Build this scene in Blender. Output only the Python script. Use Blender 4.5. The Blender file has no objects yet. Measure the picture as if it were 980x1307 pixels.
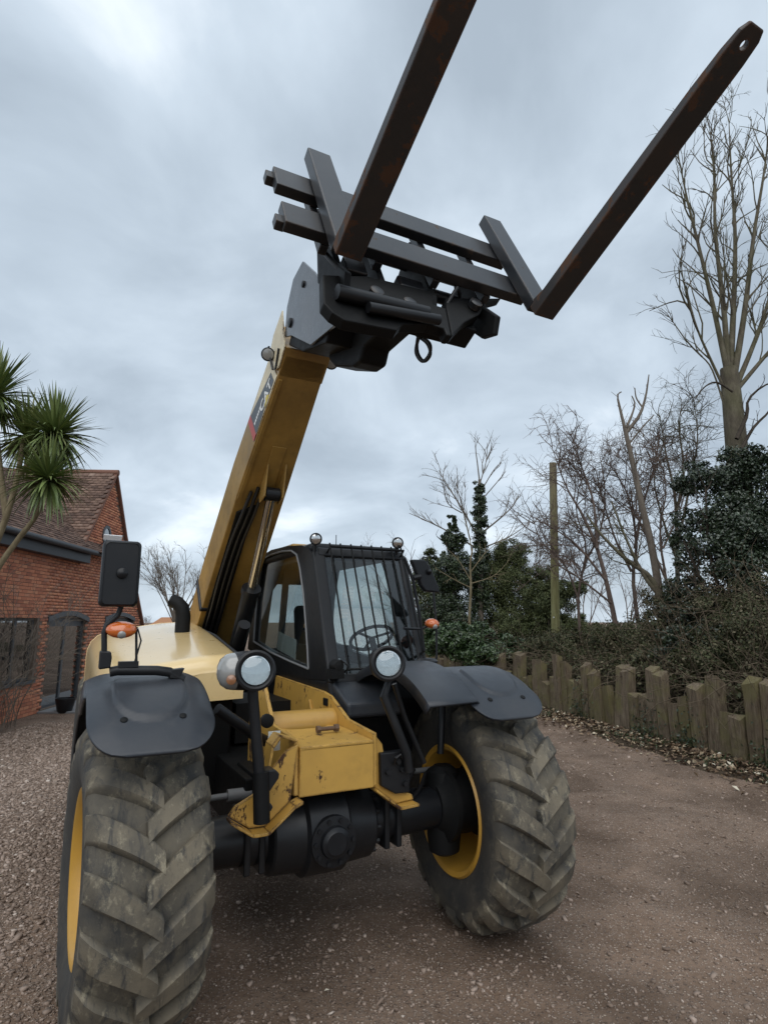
import bpy, bmesh, math, random
import numpy as np
from mathutils import Vector, Matrix

# ------------------------------------------------------------------ camera, sky, sun, exposure
sc = bpy.context.scene
F, CX, CY, HOR, CAMH = 765.0, 490.0, 653.5, 793.0, 1.683       # photo pixels (980 x 1307)
PITCH = math.atan((HOR - CY) / F)
cd = bpy.data.cameras.new('camera'); cam = bpy.data.objects.new('camera', cd)
sc.collection.objects.link(cam); sc.camera = cam
cd.sensor_fit = 'HORIZONTAL'; cd.sensor_width = 36.0; cd.lens = 36.0 * F / 980.0
cd.clip_start = 0.05; cd.clip_end = 2000.0
cam.location = (0, 0, CAMH); cam.rotation_euler = (math.pi / 2 + PITCH, 0, 0)

SUN_EL, SUN_AZ = math.radians(54), math.radians(184)           # azimuth clockwise from +Y
w = bpy.data.worlds.new('World'); sc.world = w; w.use_nodes = True
nt = w.node_tree; nt.nodes.clear()
def N(t, typ, **kw):
    n = t.nodes.new(typ)
    for k, v in kw.items():
        if k.startswith('i_'): n.inputs[k[2:].replace('_', ' ')].default_value = v
        else: setattr(n, k, v)
    return n
def ramp(t, stops, interp='LINEAR'):
    r = t.nodes.new('ShaderNodeValToRGB'); r.color_ramp.interpolation = interp
    el = r.color_ramp.elements
    while len(el) < len(stops): el.new(0.5)
    for e, (p, c) in zip(el, stops):
        e.position = p; e.color = (c[0], c[1], c[2], 1.0)
    return r
def math_(t, op, a, b=None, clamp=False):
    n = t.nodes.new('ShaderNodeMath'); n.operation = op; n.use_clamp = clamp
    for i, v in enumerate((a, b)):
        if v is None: continue
        if isinstance(v, (int, float)): n.inputs[i].default_value = v
        else: t.links.new(v, n.inputs[i])
    return n.outputs[0]
out = N(nt, 'ShaderNodeOutputWorld')
sky = N(nt, 'ShaderNodeTexSky', sky_type='NISHITA', sun_disc=False, sun_elevation=SUN_EL, sun_rotation=SUN_AZ)
bg1 = N(nt, 'ShaderNodeBackground', i_Strength=0.10); nt.links.new(sky.outputs[0], bg1.inputs[0])
tc = N(nt, 'ShaderNodeTexCoord'); sep = N(nt, 'ShaderNodeSeparateXYZ')
nt.links.new(tc.outputs['Generated'], sep.inputs[0])
zz = math_(nt, 'ADD', math_(nt, 'MAXIMUM', sep.outputs[2], 0.0), 0.34)
cmb = N(nt, 'ShaderNodeCombineXYZ')
nt.links.new(math_(nt, 'DIVIDE', sep.outputs[0], zz), cmb.inputs[0])
nt.links.new(math_(nt, 'DIVIDE', sep.outputs[1], zz), cmb.inputs[1])
mp = N(nt, 'ShaderNodeMapping'); mp.inputs['Location'].default_value = (5.3, 2.9, 0.4); mp.inputs['Scale'].default_value = (1.0, 1.0, 1.0)
nt.links.new(cmb.outputs[0], mp.inputs[0])
n1 = N(nt, 'ShaderNodeTexNoise', i_Scale=2.2, i_Detail=9.0, i_Roughness=0.52, i_Distortion=0.3); nt.links.new(mp.outputs[0], n1.inputs['Vector'])
n2 = N(nt, 'ShaderNodeTexNoise', i_Scale=0.62, i_Detail=3.0, i_Roughness=0.5); nt.links.new(mp.outputs[0], n2.inputs['Vector'])
mixv = math_(nt, 'ADD', math_(nt, 'MULTIPLY', n1.outputs[0], 0.66), math_(nt, 'MULTIPLY', n2.outputs[0], 0.34))
cr = ramp(nt, [(0.37, (0.325, 0.385, 0.448)), (0.46, (0.405, 0.474, 0.545)), (0.54, (0.490, 0.566, 0.642)), (0.64, (0.74, 0.805, 0.86))])
nt.links.new(mixv, cr.inputs[0])
bg2 = N(nt, 'ShaderNodeBackground', i_Strength=1.0); nt.links.new(cr.outputs[0], bg2.inputs[0])
mx = N(nt, 'ShaderNodeMixShader'); mx.inputs[0].default_value = 0.93
nt.links.new(bg1.outputs[0], mx.inputs[1]); nt.links.new(bg2.outputs[0], mx.inputs[2]); nt.links.new(mx.outputs[0], out.inputs[0])

sl = bpy.data.lights.new('sun', 'SUN'); so = bpy.data.objects.new('sun', sl); sc.collection.objects.link(so)
sl.energy = 1.5; sl.angle = math.radians(75); sl.color = (1.0, 0.965, 0.92)
sd = Vector((math.sin(SUN_AZ) * math.cos(SUN_EL), math.cos(SUN_AZ) * math.cos(SUN_EL), math.sin(SUN_EL)))
so.rotation_euler = sd.to_track_quat('Z', 'Y').to_euler()
vs = sc.view_settings; vs.view_transform = 'Standard'; vs.look = 'None'; vs.exposure = 0.50; vs.gamma = 1.0; vs.use_curve_mapping = False
sc.cycles.use_denoising = True; sc.cycles.max_bounces = 6; sc.cycles.transparent_max_bounces = 24
sc.cycles.caustics_reflective = False; sc.cycles.caustics_refractive = False

# ------------------------------------------------------------------ photo pixel -> place
_r = np.array([1., 0, 0]); _f = np.array([0, math.cos(PITCH), math.sin(PITCH)]); _u = np.array([0, -math.sin(PITCH), math.cos(PITCH)])
_c = np.array([0, 0, CAMH])
YAW = math.radians(27.8); ROOT = np.array([-.2815, 3.325, 0.0])
_R = np.array([[math.cos(YAW), -math.sin(YAW), 0], [math.sin(YAW), math.cos(YAW), 0], [0, 0, 1.]])
_co = _R.T @ (_c - ROOT)
def ray(px, py): return _r * (px - CX) / F - _u * (py - CY) / F + _f
def L(px, py, ax, val):                                         # pixel on a plane of the machine's own frame
    d = _R.T @ ray(px, py); return _co + d * ((val - _co[ax]) / d[ax])
def G(px, py, z=0.0):                                           # pixel on level ground
    d = ray(px, py); return _c + d * ((z - _c[2]) / d[2])
def D(px, py, y):                                               # pixel at a given distance
    d = ray(px, py); return _c + d * (y / d[1])

# ------------------------------------------------------------------ mesh helpers
COL = sc.collection
def V(*a): return np.array(a, float)
def nrm(v): v = np.asarray(v, float); return v / (np.linalg.norm(v) + 1e-12)
def frame(d):
    d = nrm(d); a = V(0, 0, 1) if abs(d[2]) < .9 else V(1, 0, 0)
    s = nrm(np.cross(d, a)); return s, np.cross(s, d)
def spline(pts, m):
    pts = np.asarray(pts, float); n = len(pts); ts = np.linspace(0, n - 1, m); outp = []
    for t in ts:
        i = min(int(t), n - 2); f = t - i; p0, p1, p2, p3 = pts[max(i - 1, 0)], pts[i], pts[i + 1], pts[min(i + 2, n - 1)]
        outp.append(.5 * ((2 * p1) + (-p0 + p2) * f + (2 * p0 - 5 * p1 + 4 * p2 - p3) * f * f + (-p0 + 3 * p1 - 3 * p2 + p3) * f ** 3))
    return np.array(outp)
class MB:
    def __init__(s): s.v = []; s.f = []
    def add(s, vs, fs):
        b = len(s.v); s.v.extend([tuple(map(float, q)) for q in vs]); s.f.extend([tuple(i + b for i in q) for q in fs]); return s
    def hexa(s, p):                                             # 8 points: bottom loop, top loop
        return s.add(p, [(3, 2, 1, 0), (4, 5, 6, 7), (0, 1, 5, 4), (1, 2, 6, 5), (2, 3, 7, 6), (3, 0, 4, 7)])
    def box(s, x0, x1, y0, y1, z0, z1):
        return s.hexa([(x0, y0, z0), (x1, y0, z0), (x1, y1, z0), (x0, y1, z0), (x0, y0, z1), (x1, y0, z1), (x1, y1, z1), (x0, y1, z1)])
    def obox(s, c, ax, ay, az, hx, hy, hz):                     # oriented box
        c, ax, ay, az = map(np.asarray, (c, ax, ay, az))
        return s.hexa([c + ax * sx * hx + ay * sy * hy + az * sz * hz for sz in (-1, 1) for sx, sy in ((-1, -1), (1, -1), (1, 1), (-1, 1))])
    def prism(s, pts, off):                                     # polygon and its copy moved by off
        pts = [np.asarray(p, float) for p in pts]; n = len(pts); off = np.asarray(off, float)
        return s.add(pts + [p + off for p in pts], [tuple(range(n - 1, -1, -1)), tuple(range(n, 2 * n))] + [(i, (i + 1) % n, n + (i + 1) % n, n + i) for i in range(n)])
    def ring(s, outer, inner, off):                             # plate with a hole, loops of equal count
        n = len(outer); off = np.asarray(off, float); o = [np.asarray(p, float) for p in outer]; q = [np.asarray(p, float) for p in inner]
        vs = o + q + [p + off for p in o] + [p + off for p in q]; fs = []
        for i in range(n):
            j = (i + 1) % n
            fs += [(i, n + i, n + j, j), (2 * n + i, 2 * n + j, 3 * n + j, 3 * n + i), (i, j, 2 * n + j, 2 * n + i), (n + i, 3 * n + i, 3 * n + j, n + j)]
        return s.add(vs, fs)
    def tube(s, path, rad, n=10, cap=True):
        path = [np.asarray(p, float) for p in path]; m = len(path)
        rad = [rad] * m if isinstance(rad, (int, float)) else list(rad)
        vs = []; up = None
        for i, p in enumerate(path):
            d = nrm(path[min(i + 1, m - 1)] - path[max(i - 1, 0)])
            if up is None: a, b = frame(d)
            else:
                a = nrm(up - d * (up @ d)); b = np.cross(a, d)
            up = a
            for k in range(n):
                t = 2 * math.pi * k / n; vs.append(p + (a * math.cos(t) + b * math.sin(t)) * rad[i])
        fs = [(i * n + k, i * n + (k + 1) % n, (i + 1) * n + (k + 1) % n, (i + 1) * n + k) for i in range(m - 1) for k in range(n)]
        if cap: fs += [tuple(range(n - 1, -1, -1)), tuple((m - 1) * n + k for k in range(n))]
        return s.add(vs, fs)
    def lathe(s, o, axis, prof, n=32, closed=False):            # prof: (along axis, radius)
        axis = nrm(axis); a, b = frame(axis); o = np.asarray(o, float); m = len(prof); vs = []
        for t, r in prof:
            for k in range(n):
                q = 2 * math.pi * k / n; vs.append(o + axis * t + (a * math.cos(q) + b * math.sin(q)) * max(r, 1e-4))
        fs = [(i * n + k, i * n + (k + 1) % n, ((i + 1) % m) * n + (k + 1) % n, ((i + 1) % m) * n + k) for i in range(m if closed else m - 1) for k in range(n)]
        if not closed: fs += [tuple(range(n - 1, -1, -1)), tuple((m - 1) * n + k for k in range(n))]
        return s.add(vs, fs)
    def build(s, name, m, parent=None, smooth=None, bevel=0, seg=2, solid=0, kind=None):
        return link(name, s.v, s.f, m, parent, smooth, bevel, seg, solid, kind)
def link(name, vs, fs, m, parent=None, smooth=None, bevel=0, seg=2, solid=0, kind=None):
    me = bpy.data.meshes.new(name); me.from_pydata(vs, [], fs); me.update()
    if smooth is not None:
        me.polygons.foreach_set('use_smooth', [True] * len(me.polygons))
        me.set_sharp_from_angle(angle=math.radians(smooth))
    me.materials.append(m)
    o = bpy.data.objects.new(name, me); COL.objects.link(o)
    if parent: o.parent = parent
    if solid:
        md = o.modifiers.new('solid', 'SOLIDIFY'); md.thickness = solid; md.offset = 0
    if bevel:
        md = o.modifiers.new('bevel', 'BEVEL'); md.width = bevel; md.segments = seg; md.limit_method = 'ANGLE'; md.angle_limit = math.radians(32); md.harden_normals = False
    if kind: o['kind'] = kind
    return o
def bulk(name, verts, faces, m, parent=None, kind=None, smooth=False, tint=None):   # numpy arrays, all faces of one size
    verts = np.asarray(verts, np.float32); faces = np.asarray(faces, np.int32); k = faces.shape[1]
    me = bpy.data.meshes.new(name); me.vertices.add(len(verts)); me.vertices.foreach_set('co', verts.ravel())
    me.loops.add(faces.size); me.loops.foreach_set('vertex_index', faces.ravel())
    me.polygons.add(len(faces)); me.polygons.foreach_set('loop_start', np.arange(0, faces.size, k, dtype=np.int32))
    me.polygons.foreach_set('loop_total', np.full(len(faces), k, np.int32))
    if smooth: me.polygons.foreach_set('use_smooth', np.ones(len(faces), bool))
    me.update(calc_edges=True)
    if tint is not None:
        at = me.attributes.new('tint', 'FLOAT', 'POINT'); at.data.foreach_set('value', np.asarray(tint, np.float32))
    me.materials.append(m); o = bpy.data.objects.new(name, me); COL.objects.link(o)
    if parent: o.parent = parent
    if kind: o['kind'] = kind
    return o
def empty(name, loc=(0, 0, 0), rz=0):
    o = bpy.data.objects.new(name, None); COL.objects.link(o); o.location = loc; o.rotation_euler = (0, 0, rz); o.empty_display_size = .2; return o
def tag(o, label, cat, group=None):
    o['label'] = label; o['category'] = cat
    if group: o['group'] = group
    return o

# ------------------------------------------------------------------ materials
def mat(name, base, rough=.5, metal=0., coat=0., spec=.5):
    m = bpy.data.materials.new(name); m.use_nodes = True; b = m.node_tree.nodes['Principled BSDF']
    b.inputs['Base Color'].default_value = (*base, 1); b.inputs['Roughness'].default_value = rough; b.inputs['Metallic'].default_value = metal
    b.inputs['Coat Weight'].default_value = coat; b.inputs['Specular IOR Level'].default_value = spec
    return m, m.node_tree, b
def coords(t, scale=(1, 1, 1), kind='Object'):
    c = N(t, 'ShaderNodeTexCoord'); p = N(t, 'ShaderNodeMapping'); p.inputs['Scale'].default_value = scale
    t.links.new(c.outputs[kind], p.inputs[0]); return p.outputs[0]
def noise(t, vec, scale, detail=4., rough=.55, dist=0.):
    n = N(t, 'ShaderNodeTexNoise', i_Scale=scale, i_Detail=detail, i_Roughness=rough, i_Distortion=dist); t.links.new(vec, n.inputs['Vector']); return n.outputs[0]
def mixc(t, fac, a, b, mode='MIX'):
    n = t.nodes.new('ShaderNodeMix'); n.data_type = 'RGBA'; n.blend_type = mode
    for i, v in ((0, fac), (6, a), (7, b)):
        if isinstance(v, (int, float)): n.inputs[i].default_value = v
        elif isinstance(v, tuple): n.inputs[i].default_value = (*v[:3], 1)
        else: t.links.new(v, n.inputs[i])
    return n.outputs[2]
def bump(t, b, h, strength=.3, dist=.01):
    n = N(t, 'ShaderNodeBump', i_Strength=strength, i_Distance=dist); t.links.new(h, n.inputs['Height']); t.links.new(n.outputs[0], b.inputs['Normal'])
def step(t, v, a, b):                                           # smooth threshold
    n = N(t, 'ShaderNodeMapRange', clamp=True); n.inputs[1].default_value = a; n.inputs[2].default_value = b; t.links.new(v, n.inputs[0]); return n.outputs[0]

def paint(name, base, rough, coat, dirt=(.10, .075, .05), dirtamt=.35, rust=0., coatr=.15, spec=.5, rustcol=(.055, .026, .014)):
    m, t, b = mat(name, base, rough, 0, coat, spec); b.inputs['Coat Roughness'].default_value = coatr
    co = coords(t); a = noise(t, co, 2.3, 6, .6); f = noise(t, co, 14, 5, .65)
    col = mixc(t, math_(t, 'MULTIPLY', step(t, a, .42, .75), dirtamt), base, dirt)
    col = mixc(t, math_(t, 'MULTIPLY', step(t, f, .55, .8), dirtamt * .6), col, dirt)
    if rust:
        g = noise(t, coords(t, (1, 1, .6)), 9, 8, .72)
        bv = N(t, 'ShaderNodeBevel', samples=4); bv.inputs['Radius'].default_value = .016; ge = N(t, 'ShaderNodeNewGeometry'); vd = N(t, 'ShaderNodeVectorMath', operation='DOT_PRODUCT'); t.links.new(bv.outputs[0], vd.inputs[0]); t.links.new(ge.outputs['Normal'], vd.inputs[1])
        edge = math_(t, 'MULTIPLY', step(t, vd.outputs['Value'], .995, .86), .17)                # chips start at the plate edges
        rm = step(t, math_(t, 'ADD', g, edge), 1 - rust, 1 - rust + .025)
        col = mixc(t, rm, col, rustcol)
        rr = math_(t, 'ADD', math_(t, 'MULTIPLY', rm, .45), rough, True); t.links.new(rr, b.inputs['Roughness'])
        t.links.new(math_(t, 'MULTIPLY', math_(t, 'SUBTRACT', 1.0, rm), coat), b.inputs['Coat Weight'])
    else:
        t.links.new(math_(t, 'ADD', math_(t, 'MULTIPLY', f, .3), rough - .15, True), b.inputs['Roughness'])
    t.links.new(col, b.inputs['Base Color']); return m
M = {}
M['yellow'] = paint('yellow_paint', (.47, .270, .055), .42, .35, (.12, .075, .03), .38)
M['yellow_worn'] = paint('worn_yellow_paint', (.54, .315, .065), .5, .15, (.14, .085, .03), .4, rust=.405)
M['boom'] = paint('boom_paint', (.40, .240, .060), .45, .3, (.060, .037, .019), .65)
M['hood'] = paint('skylit_hood_paint', (.76, .56, .27), .32, .9, (.55, .39, .18), .3, coatr=.14)  # base lightened to put the sky's reflection into the yellow
M['cream'] = paint('cream_paint', (.74, .64, .43), .5, .2, (.10, .06, .03), .55, rust=.36)  # paler than the boom paint; for the collar plate and upper side panel
M['rimyellow'] = paint('wheel_yellow', (.50, .27, .035), .45, .2, (.10, .07, .04), .3)
M['black'] = paint('black_paint', (.009, .010, .012), .40, .0, (.03, .028, .026), .3, spec=.35)
M['blackmatt'] = paint('matt_black_paint', (.006, .0065, .007), .6, 0, (.018, .017, .015), .3, spec=.22)
M['steel'] = paint('dark_fork_steel', (.030, .028, .028), .5, 0, (.075, .046, .032), .7, rust=.45, rustcol=(.095, .050, .030))
M['carriage'] = paint('carriage_paint', (.011, .0125, .0155), .40, .12, (.045, .042, .040), .55, rust=.36, rustcol=(.075, .055, .042))
M['hitch'] = paint('hitch_plate_paint', (.036, .041, .050), .30, .4, (.085, .065, .052), .4)
M['plastic'] = paint('mudguard_plastic', (.020, .025, .033), .40, 0, (.075, .073, .072), .5)
M['chrome'], _, _ = mat('chrome_rod', (.55, .50, .42), .18, 1.)
M['rustmetal'] = paint('rusty_bolt', (.14, .085, .05), .7, 0, (.05, .03, .02), .6)
M['rubberhose'], _, _ = mat('hose_rubber', (.012, .012, .013), .45)
M['white'], _, _ = mat('white_plastic', (.75, .76, .77), .4)
M['grey'], _, _ = mat('grey_trim', (.18, .185, .19), .5)
M['decal'], _, _ = mat('decal_grey', (.055, .062, .072), .4)
M['decalwhite'], _, _ = mat('decal_white', (.75, .75, .72), .45)
M['decalyellow'], _, _ = mat('decal_yellow', (.62, .48, .06), .45)
M['decalred'], _, _ = mat('decal_red', (.42, .07, .06), .45)
M['chairblack'], _, _ = mat('cab_fabric', (.02, .021, .023), .85)
M['cabgrey'], _, _ = mat('cab_lining', (.22, .225, .23), .8)
M['paper'], _, _ = mat('paper', (.62, .64, .60), .8)
def glass(name, tint, refl=.10, rough=.01):
    m = bpy.data.materials.new(name); m.use_nodes = True; t = m.node_tree; t.nodes.clear()
    o = N(t, 'ShaderNodeOutputMaterial'); tr = N(t, 'ShaderNodeBsdfTransparent'); tr.inputs[0].default_value = (*tint, 1)
    gl = N(t, 'ShaderNodeBsdfGlossy'); gl.inputs['Roughness'].default_value = rough; gl.inputs['Color'].default_value = (1, 1, 1, 1)
    fr = N(t, 'ShaderNodeFresnel', i_IOR=1.5); f = math_(t, 'ADD', math_(t, 'MULTIPLY', fr.outputs[0], .45), refl - .03, True)
    ms = N(t, 'ShaderNodeMixShader'); t.links.new(f, ms.inputs[0]); t.links.new(tr.outputs[0], ms.inputs[1]); t.links.new(gl.outputs[0], ms.inputs[2]); t.links.new(ms.outputs[0], o.inputs[0]); return m
M['glass'] = glass('cab_glass', (.86, .90, .90), .045)
M['lampglass'] = glass('lamp_glass', (.9, .92, .92), .08)
def lens(name, base, rough=.2, sc_=40.):
    m, t, b = mat(name, base, rough, 0, 1.); v = N(t, 'ShaderNodeTexVoronoi', i_Scale=sc_); t.links.new(coords(t), v.inputs['Vector']); bump(t, b, v.outputs[0], .10, .006)
    b.inputs['Coat Roughness'].default_value = .03; return m
M['orange'] = lens('orange_lens', (.55, .12, .015), .25, 60)
M['dullorange'] = lens('dull_orange_lens', (.26, .115, .05), .3, 60)
M['clearlens'] = lens('clear_lens', (.27, .27, .26), .2, 60)
M['reflector'], _t, _b = mat('reflector', (.62, .63, .63), .16, 1.)
_v = N(_t, 'ShaderNodeTexVoronoi', i_Scale=55.); _t.links.new(coords(_t), _v.inputs['Vector']); bump(_t, _b, _v.outputs[0], .12, .006)
M['mirrorglass'], _, _ = mat('mirror_glass', (.8, .8, .8), .03, 1.)
def rubber():
    m, t, b = mat('tyre_rubber', (.03, .03, .03), .8)
    co = coords(t); a = noise(t, co, 4.5, 6, .6); s = noise(t, coords(t, (3, 1, 1)), 7, 7, .7, .6)
    g = N(t, 'ShaderNodeAttribute', attribute_name='tint')      # dried mud strongest on the lug tops, darker in grooves, least on sidewalls
    d1 = math_(t, 'MULTIPLY', step(t, a, .30, .62), .85)
    col = mixc(t, d1, (.050, .048, .043), (.190, .160, .112))
    col = mixc(t, math_(t, 'MULTIPLY', step(t, s, .50, .62), .85), col, (.036, .037, .037))
    col = mixc(t, math_(t, 'MULTIPLY', step(t, noise(t, coords(t, (1.6, 1, 1)), 16, 6, .75), .55, .68), .7), col, (.34, .30, .21))
    col = mixc(t, g.outputs['Fac'], (.024, .024, .024), col)
    t.links.new(col, b.inputs['Base Color']); bump(t, b, noise(t, co, 90, 5, .6), .35, .004); return m
M['rubber'] = rubber()

# ================================================================== TELEHANDLER (own frame: x to its left hand, -y forward, z up; origin under the front axle)
TH = empty('telehandler', tuple(ROOT), YAW)
tag(TH, 'yellow and black telehandler with raised boom and two pallet forks standing on the gravel', 'telehandler')
TR, TW, RIM = .626, .46, .315

def tyre_mesh():
    vs = []; fs = []; tint = []
    n = 96
    prof = [(-.150, .300), (-.185, .318), (-.205, .345), (-.226, .420), (-.230, .480), (-.222, .535), (-.200, .560), (-.13, .575), (-.06, .582), (0, .584)]
    prof = prof + [(-x, r) for x, r in prof[-2::-1]]
    tn = [.0, .08, .12, .18, .28, .45, .6, .68, .7, .7]; tn = tn + tn[-2::-1]
    prof = [(x * 1.02, r * .995) for x, r in prof]; m = len(prof)
    for k in range(n):
        a = 2 * math.pi * k / n
        for (x, r), q in zip(prof, tn):
            vs.append((x, -r * math.cos(a), r * math.sin(a))); tint.append(q)
    for k in range(n):
        for j in range(m - 1):
            A = k * m + j; B = ((k + 1) % n) * m + j; fs.append((A, B, B + 1, A + 1))
    nl = 18
    rng = random.Random(5)
    for side in (-1, 1):
        for i in range(nl):
            a0 = 2 * math.pi * (i + (0 if side < 0 else .5)) / nl - .05
            secs = []
            for q in range(9):
                t = q / 8.0
                x = side * (-.030 + t * .262)
                if t < .8: top = .628 - .018 * (t / .8) ** 2
                else: top = .610 - .062 * ((t - .8) / .2) ** 1.4
                sh = .30 * (t ** .85)                            # sweep: the bar leans back towards the shoulder
                bot = top - (.058 if t < .82 else .045)
                wd = .070 + .022 * t
                a = a0 + sh
                row = []
                for r, ww in ((bot, wd + .016), (top - .010, wd), (top, wd - .014), (top, -(wd - .014)), (top - .010, -wd), (bot, -(wd + .016))):
                    aa = a + ww / .62 * .62
                    row.append((x, -r * math.cos(aa), r * math.sin(aa)))
                secs.append(row)
            b = len(vs)
            for q, row in enumerate(secs):
                vs.extend(row); d = .85 + .15 * rng.random(); tint.extend([.6, d, d, d, d, .6])
            for q in range(8):
                for k in range(5):
                    f = (b + q * 6 + k, b + q * 6 + k + 1, b + (q + 1) * 6 + k + 1, b + (q + 1) * 6 + k)
                    fs.append(f if side > 0 else f[::-1])
            fs.append(tuple(b + k for k in range(6))); e = b + 48; fs.append(tuple(e + k for k in range(5, -1, -1)))
    me = bpy.data.meshes.new('tyre'); me.from_pydata(vs, [], fs); me.update()
    me.polygons.foreach_set('use_smooth', [True] * len(me.polygons)); me.set_sharp_from_angle(angle=math.radians(38))
    at = me.attributes.new('tint', 'FLOAT', 'POINT'); at.data.foreach_set('value', tint)
    me.materials.append(M['rubber']); return me
def wheel_mesh():                                               # dished rim, disc set towards +x (outside)
    mb = MB()
    mb.lathe((0, 0, 0), (1, 0, 0), [(-.212, .350), (-.224, .340), (-.212, .318), (-.165, .296), (-.06, .276), (.06, .272), (.072, .262), (.085, .20), (.05, .15), (.05, .02),
             (.060, .02), (.062, .15), (.098, .20), (.105, .270), (.165, .300), (.200, .322), (.208, .340), (.200, .348), (.16, .312), (0, .288), (-.16, .312)], 56, closed=True)
    return mb
tyre_me = tyre_mesh(); w0 = None
def add_wheel(x, y, out):
    global w0
    if w0 is None: o = wheel_mesh().build('wheel', M['rimyellow'], TH, smooth=35); w0 = o
    else: o = w0.copy(); COL.objects.link(o)
    o.parent = TH; o.location = (x, y, TR); o.rotation_euler = (0, 0, 0 if out > 0 else math.pi)
    t = bpy.data.objects.new('tyre', tyre_me); COL.objects.link(t); t.parent = o
    if out < 0: t.rotation_euler = (0, 0, math.pi); t.rotation_euler = (math.pi * 0, 0, math.pi)
    return o
wl = add_wheel(-.953, 0, -1); wr = add_wheel(.953, 0, 1); wbl = add_wheel(-.90, 2.8, -1); wbr = add_wheel(.90, 2.8, 1)
wl.rotation_euler[2] += math.radians(2.8); wr.rotation_euler[2] += math.radians(-4.0)
hb = MB(); hb.lathe((0, 0, 0), (1, 0, 0), [(.02, .15), (.10, .15), (.12, .13), (.17, .12), (.18, .09)], 24)
for k in range(10):
    a = 2 * math.pi * k / 10; hb.lathe((.085, .175 * math.cos(a), .175 * math.sin(a)), (1, 0, 0), [(0, .014), (.03, .014)], 6)
h0 = None
for wh in (wl, wr, wbl, wbr):
    if h0 is None: h0 = hb.build('hub', M['black'], wh, smooth=35)
    else:
        q = h0.copy(); COL.objects.link(q); q.parent = wh

# ---- axle, chassis
AXX = -.06
ax = MB(); ax.lathe((AXX, .0, .655), (1, 0, 0), [(-.72, .10), (-.45, .115), (-.30, .125), (-.285, .172), (-.275, .180), (-.14, .186), (-.13, .19), (-.115, .212), (.085, .212), (.10, .19), (.11, .186), (.245, .178), (.255, .17), (.27, .125), (.45, .115), (.84, .10)], 40)
front_axle = ax.build('front_axle', M['black'], TH, smooth=30)
q = MB(); q.lathe((AXX - .005, -.19, .645), (0, -1, 0), [(0, .115), (.03, .115), (.035, .075), (.055, .07), (.06, .055), (.064, .05)], 28); q.build('diff_cover', M['black'], front_axle, smooth=30)
for s in (-1, 1):
    for k in range(14):
        a = 2 * math.pi * k / 14
        b = MB(); b.lathe((AXX + s * .262 - (.008 if s > 0 else 0), .158 * math.cos(a), .655 + .158 * math.sin(a)), (s, 0, 0), [(0, .012), (.02, .012)], 6)
        if math.cos(a) < .5: b.build('axle_bolt', M['black'], front_axle)
for s in (-1, 1):
    hub = MB(); hub.lathe((s * .62, 0, .665), (s, 0, 0), [(0, .12), (.03, .15), (.05, .20), (.08, .20), (.10, .165), (.20, .17), (.28, .16), (.30, .20), (.34, .19), (.36, .12)], 32)
    hub.lathe((s * .70, 0, .40), (0, 0, 1), [(0, .05), (.02, .085), (.10, .095), (.36, .095), (.44, .085), (.47, .05)], 20)
    hub.build('steering_knuckle', M['blackmatt'], TH, smooth=35)
    r = MB(); r.tube([V(s * .20 + AXX, .20, .80), V(s * .48, .21, .80)], .032, 12); r.tube([V(s * .46, .21, .80), V(s * .78, .20, .80)], .016, 10)
    r.build('steering_ram', M['grey'], TH, smooth=40)
ra = MB(); ra.lathe((0, 2.8, .655), (1, 0, 0), [(-.84, .11), (-.3, .13), (-.2, .2), (.2, .2), (.3, .13), (.84, .11)], 24); ra.build('rear_axle', M['blackmatt'], TH, smooth=30)
for k, q in enumerate(([(-.35, .05, .86), (-.42, -.06, .80), (-.50, -.08, .72), (-.60, -.02, .74), (-.68, .06, .80)], [(.14, .02, .86), (.24, -.10, .80), (.36, -.12, .74), (.50, -.05, .76), (.62, .06, .82)], [(-.20, .10, .90), (-.16, -.10, .87), (-.10, -.16, .86), (-.02, -.10, .88), (.02, .08, .90)], [(.20, -.18, .98), (.26, -.16, .86), (.38, -.10, .80), (.52, .02, .86)])):
    MB().tube(spline([V(*a) for a in q], 20), .011, 8).build('brake_hose', M['rubberhose'], TH, smooth=60)
for k in range(10):
    a = 2 * math.pi * k / 10; MB().lathe((AXX - .005 + .097 * math.cos(a), -.218, .645 + .097 * math.sin(a)), (0, -1, 0), [(0, .011), (.014, .011)], 6).build('cover_bolt', M['black'], front_axle)
for s in (-1, 1):
    for x in (.33, .40): MB().box(AXX + s * x - .015, AXX + s * x + .015, -.135, .135, .53, .78).build('axle_rib', M['black'], front_axle, bevel=.008)
ch = MB(); ch.box(-.40, .26, .18, 3.3, .56, .88); ch.box(-.36, .22, .05, .5, .80, .90)
ch.build('chassis', M['blackmatt'], TH, bevel=.01)
eb = MB(); eb.prism([V(-1.02, .80, 1.26), V(-1.02, .86, .62), V(-1.02, 2.0, .55), V(-1.02, 2.1, 1.3)], (.70, 0, 0)); eb.build('engine_bay_shade', M['blackmatt'], TH, bevel=.015)  # black block stands in for the shaded cavity under the hood
cw = MB(); cw.box(-.85, .9, 3.0, 3.6, .7, 1.25); cw.build('counterweight', M['black'], TH, bevel=.04)

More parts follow.
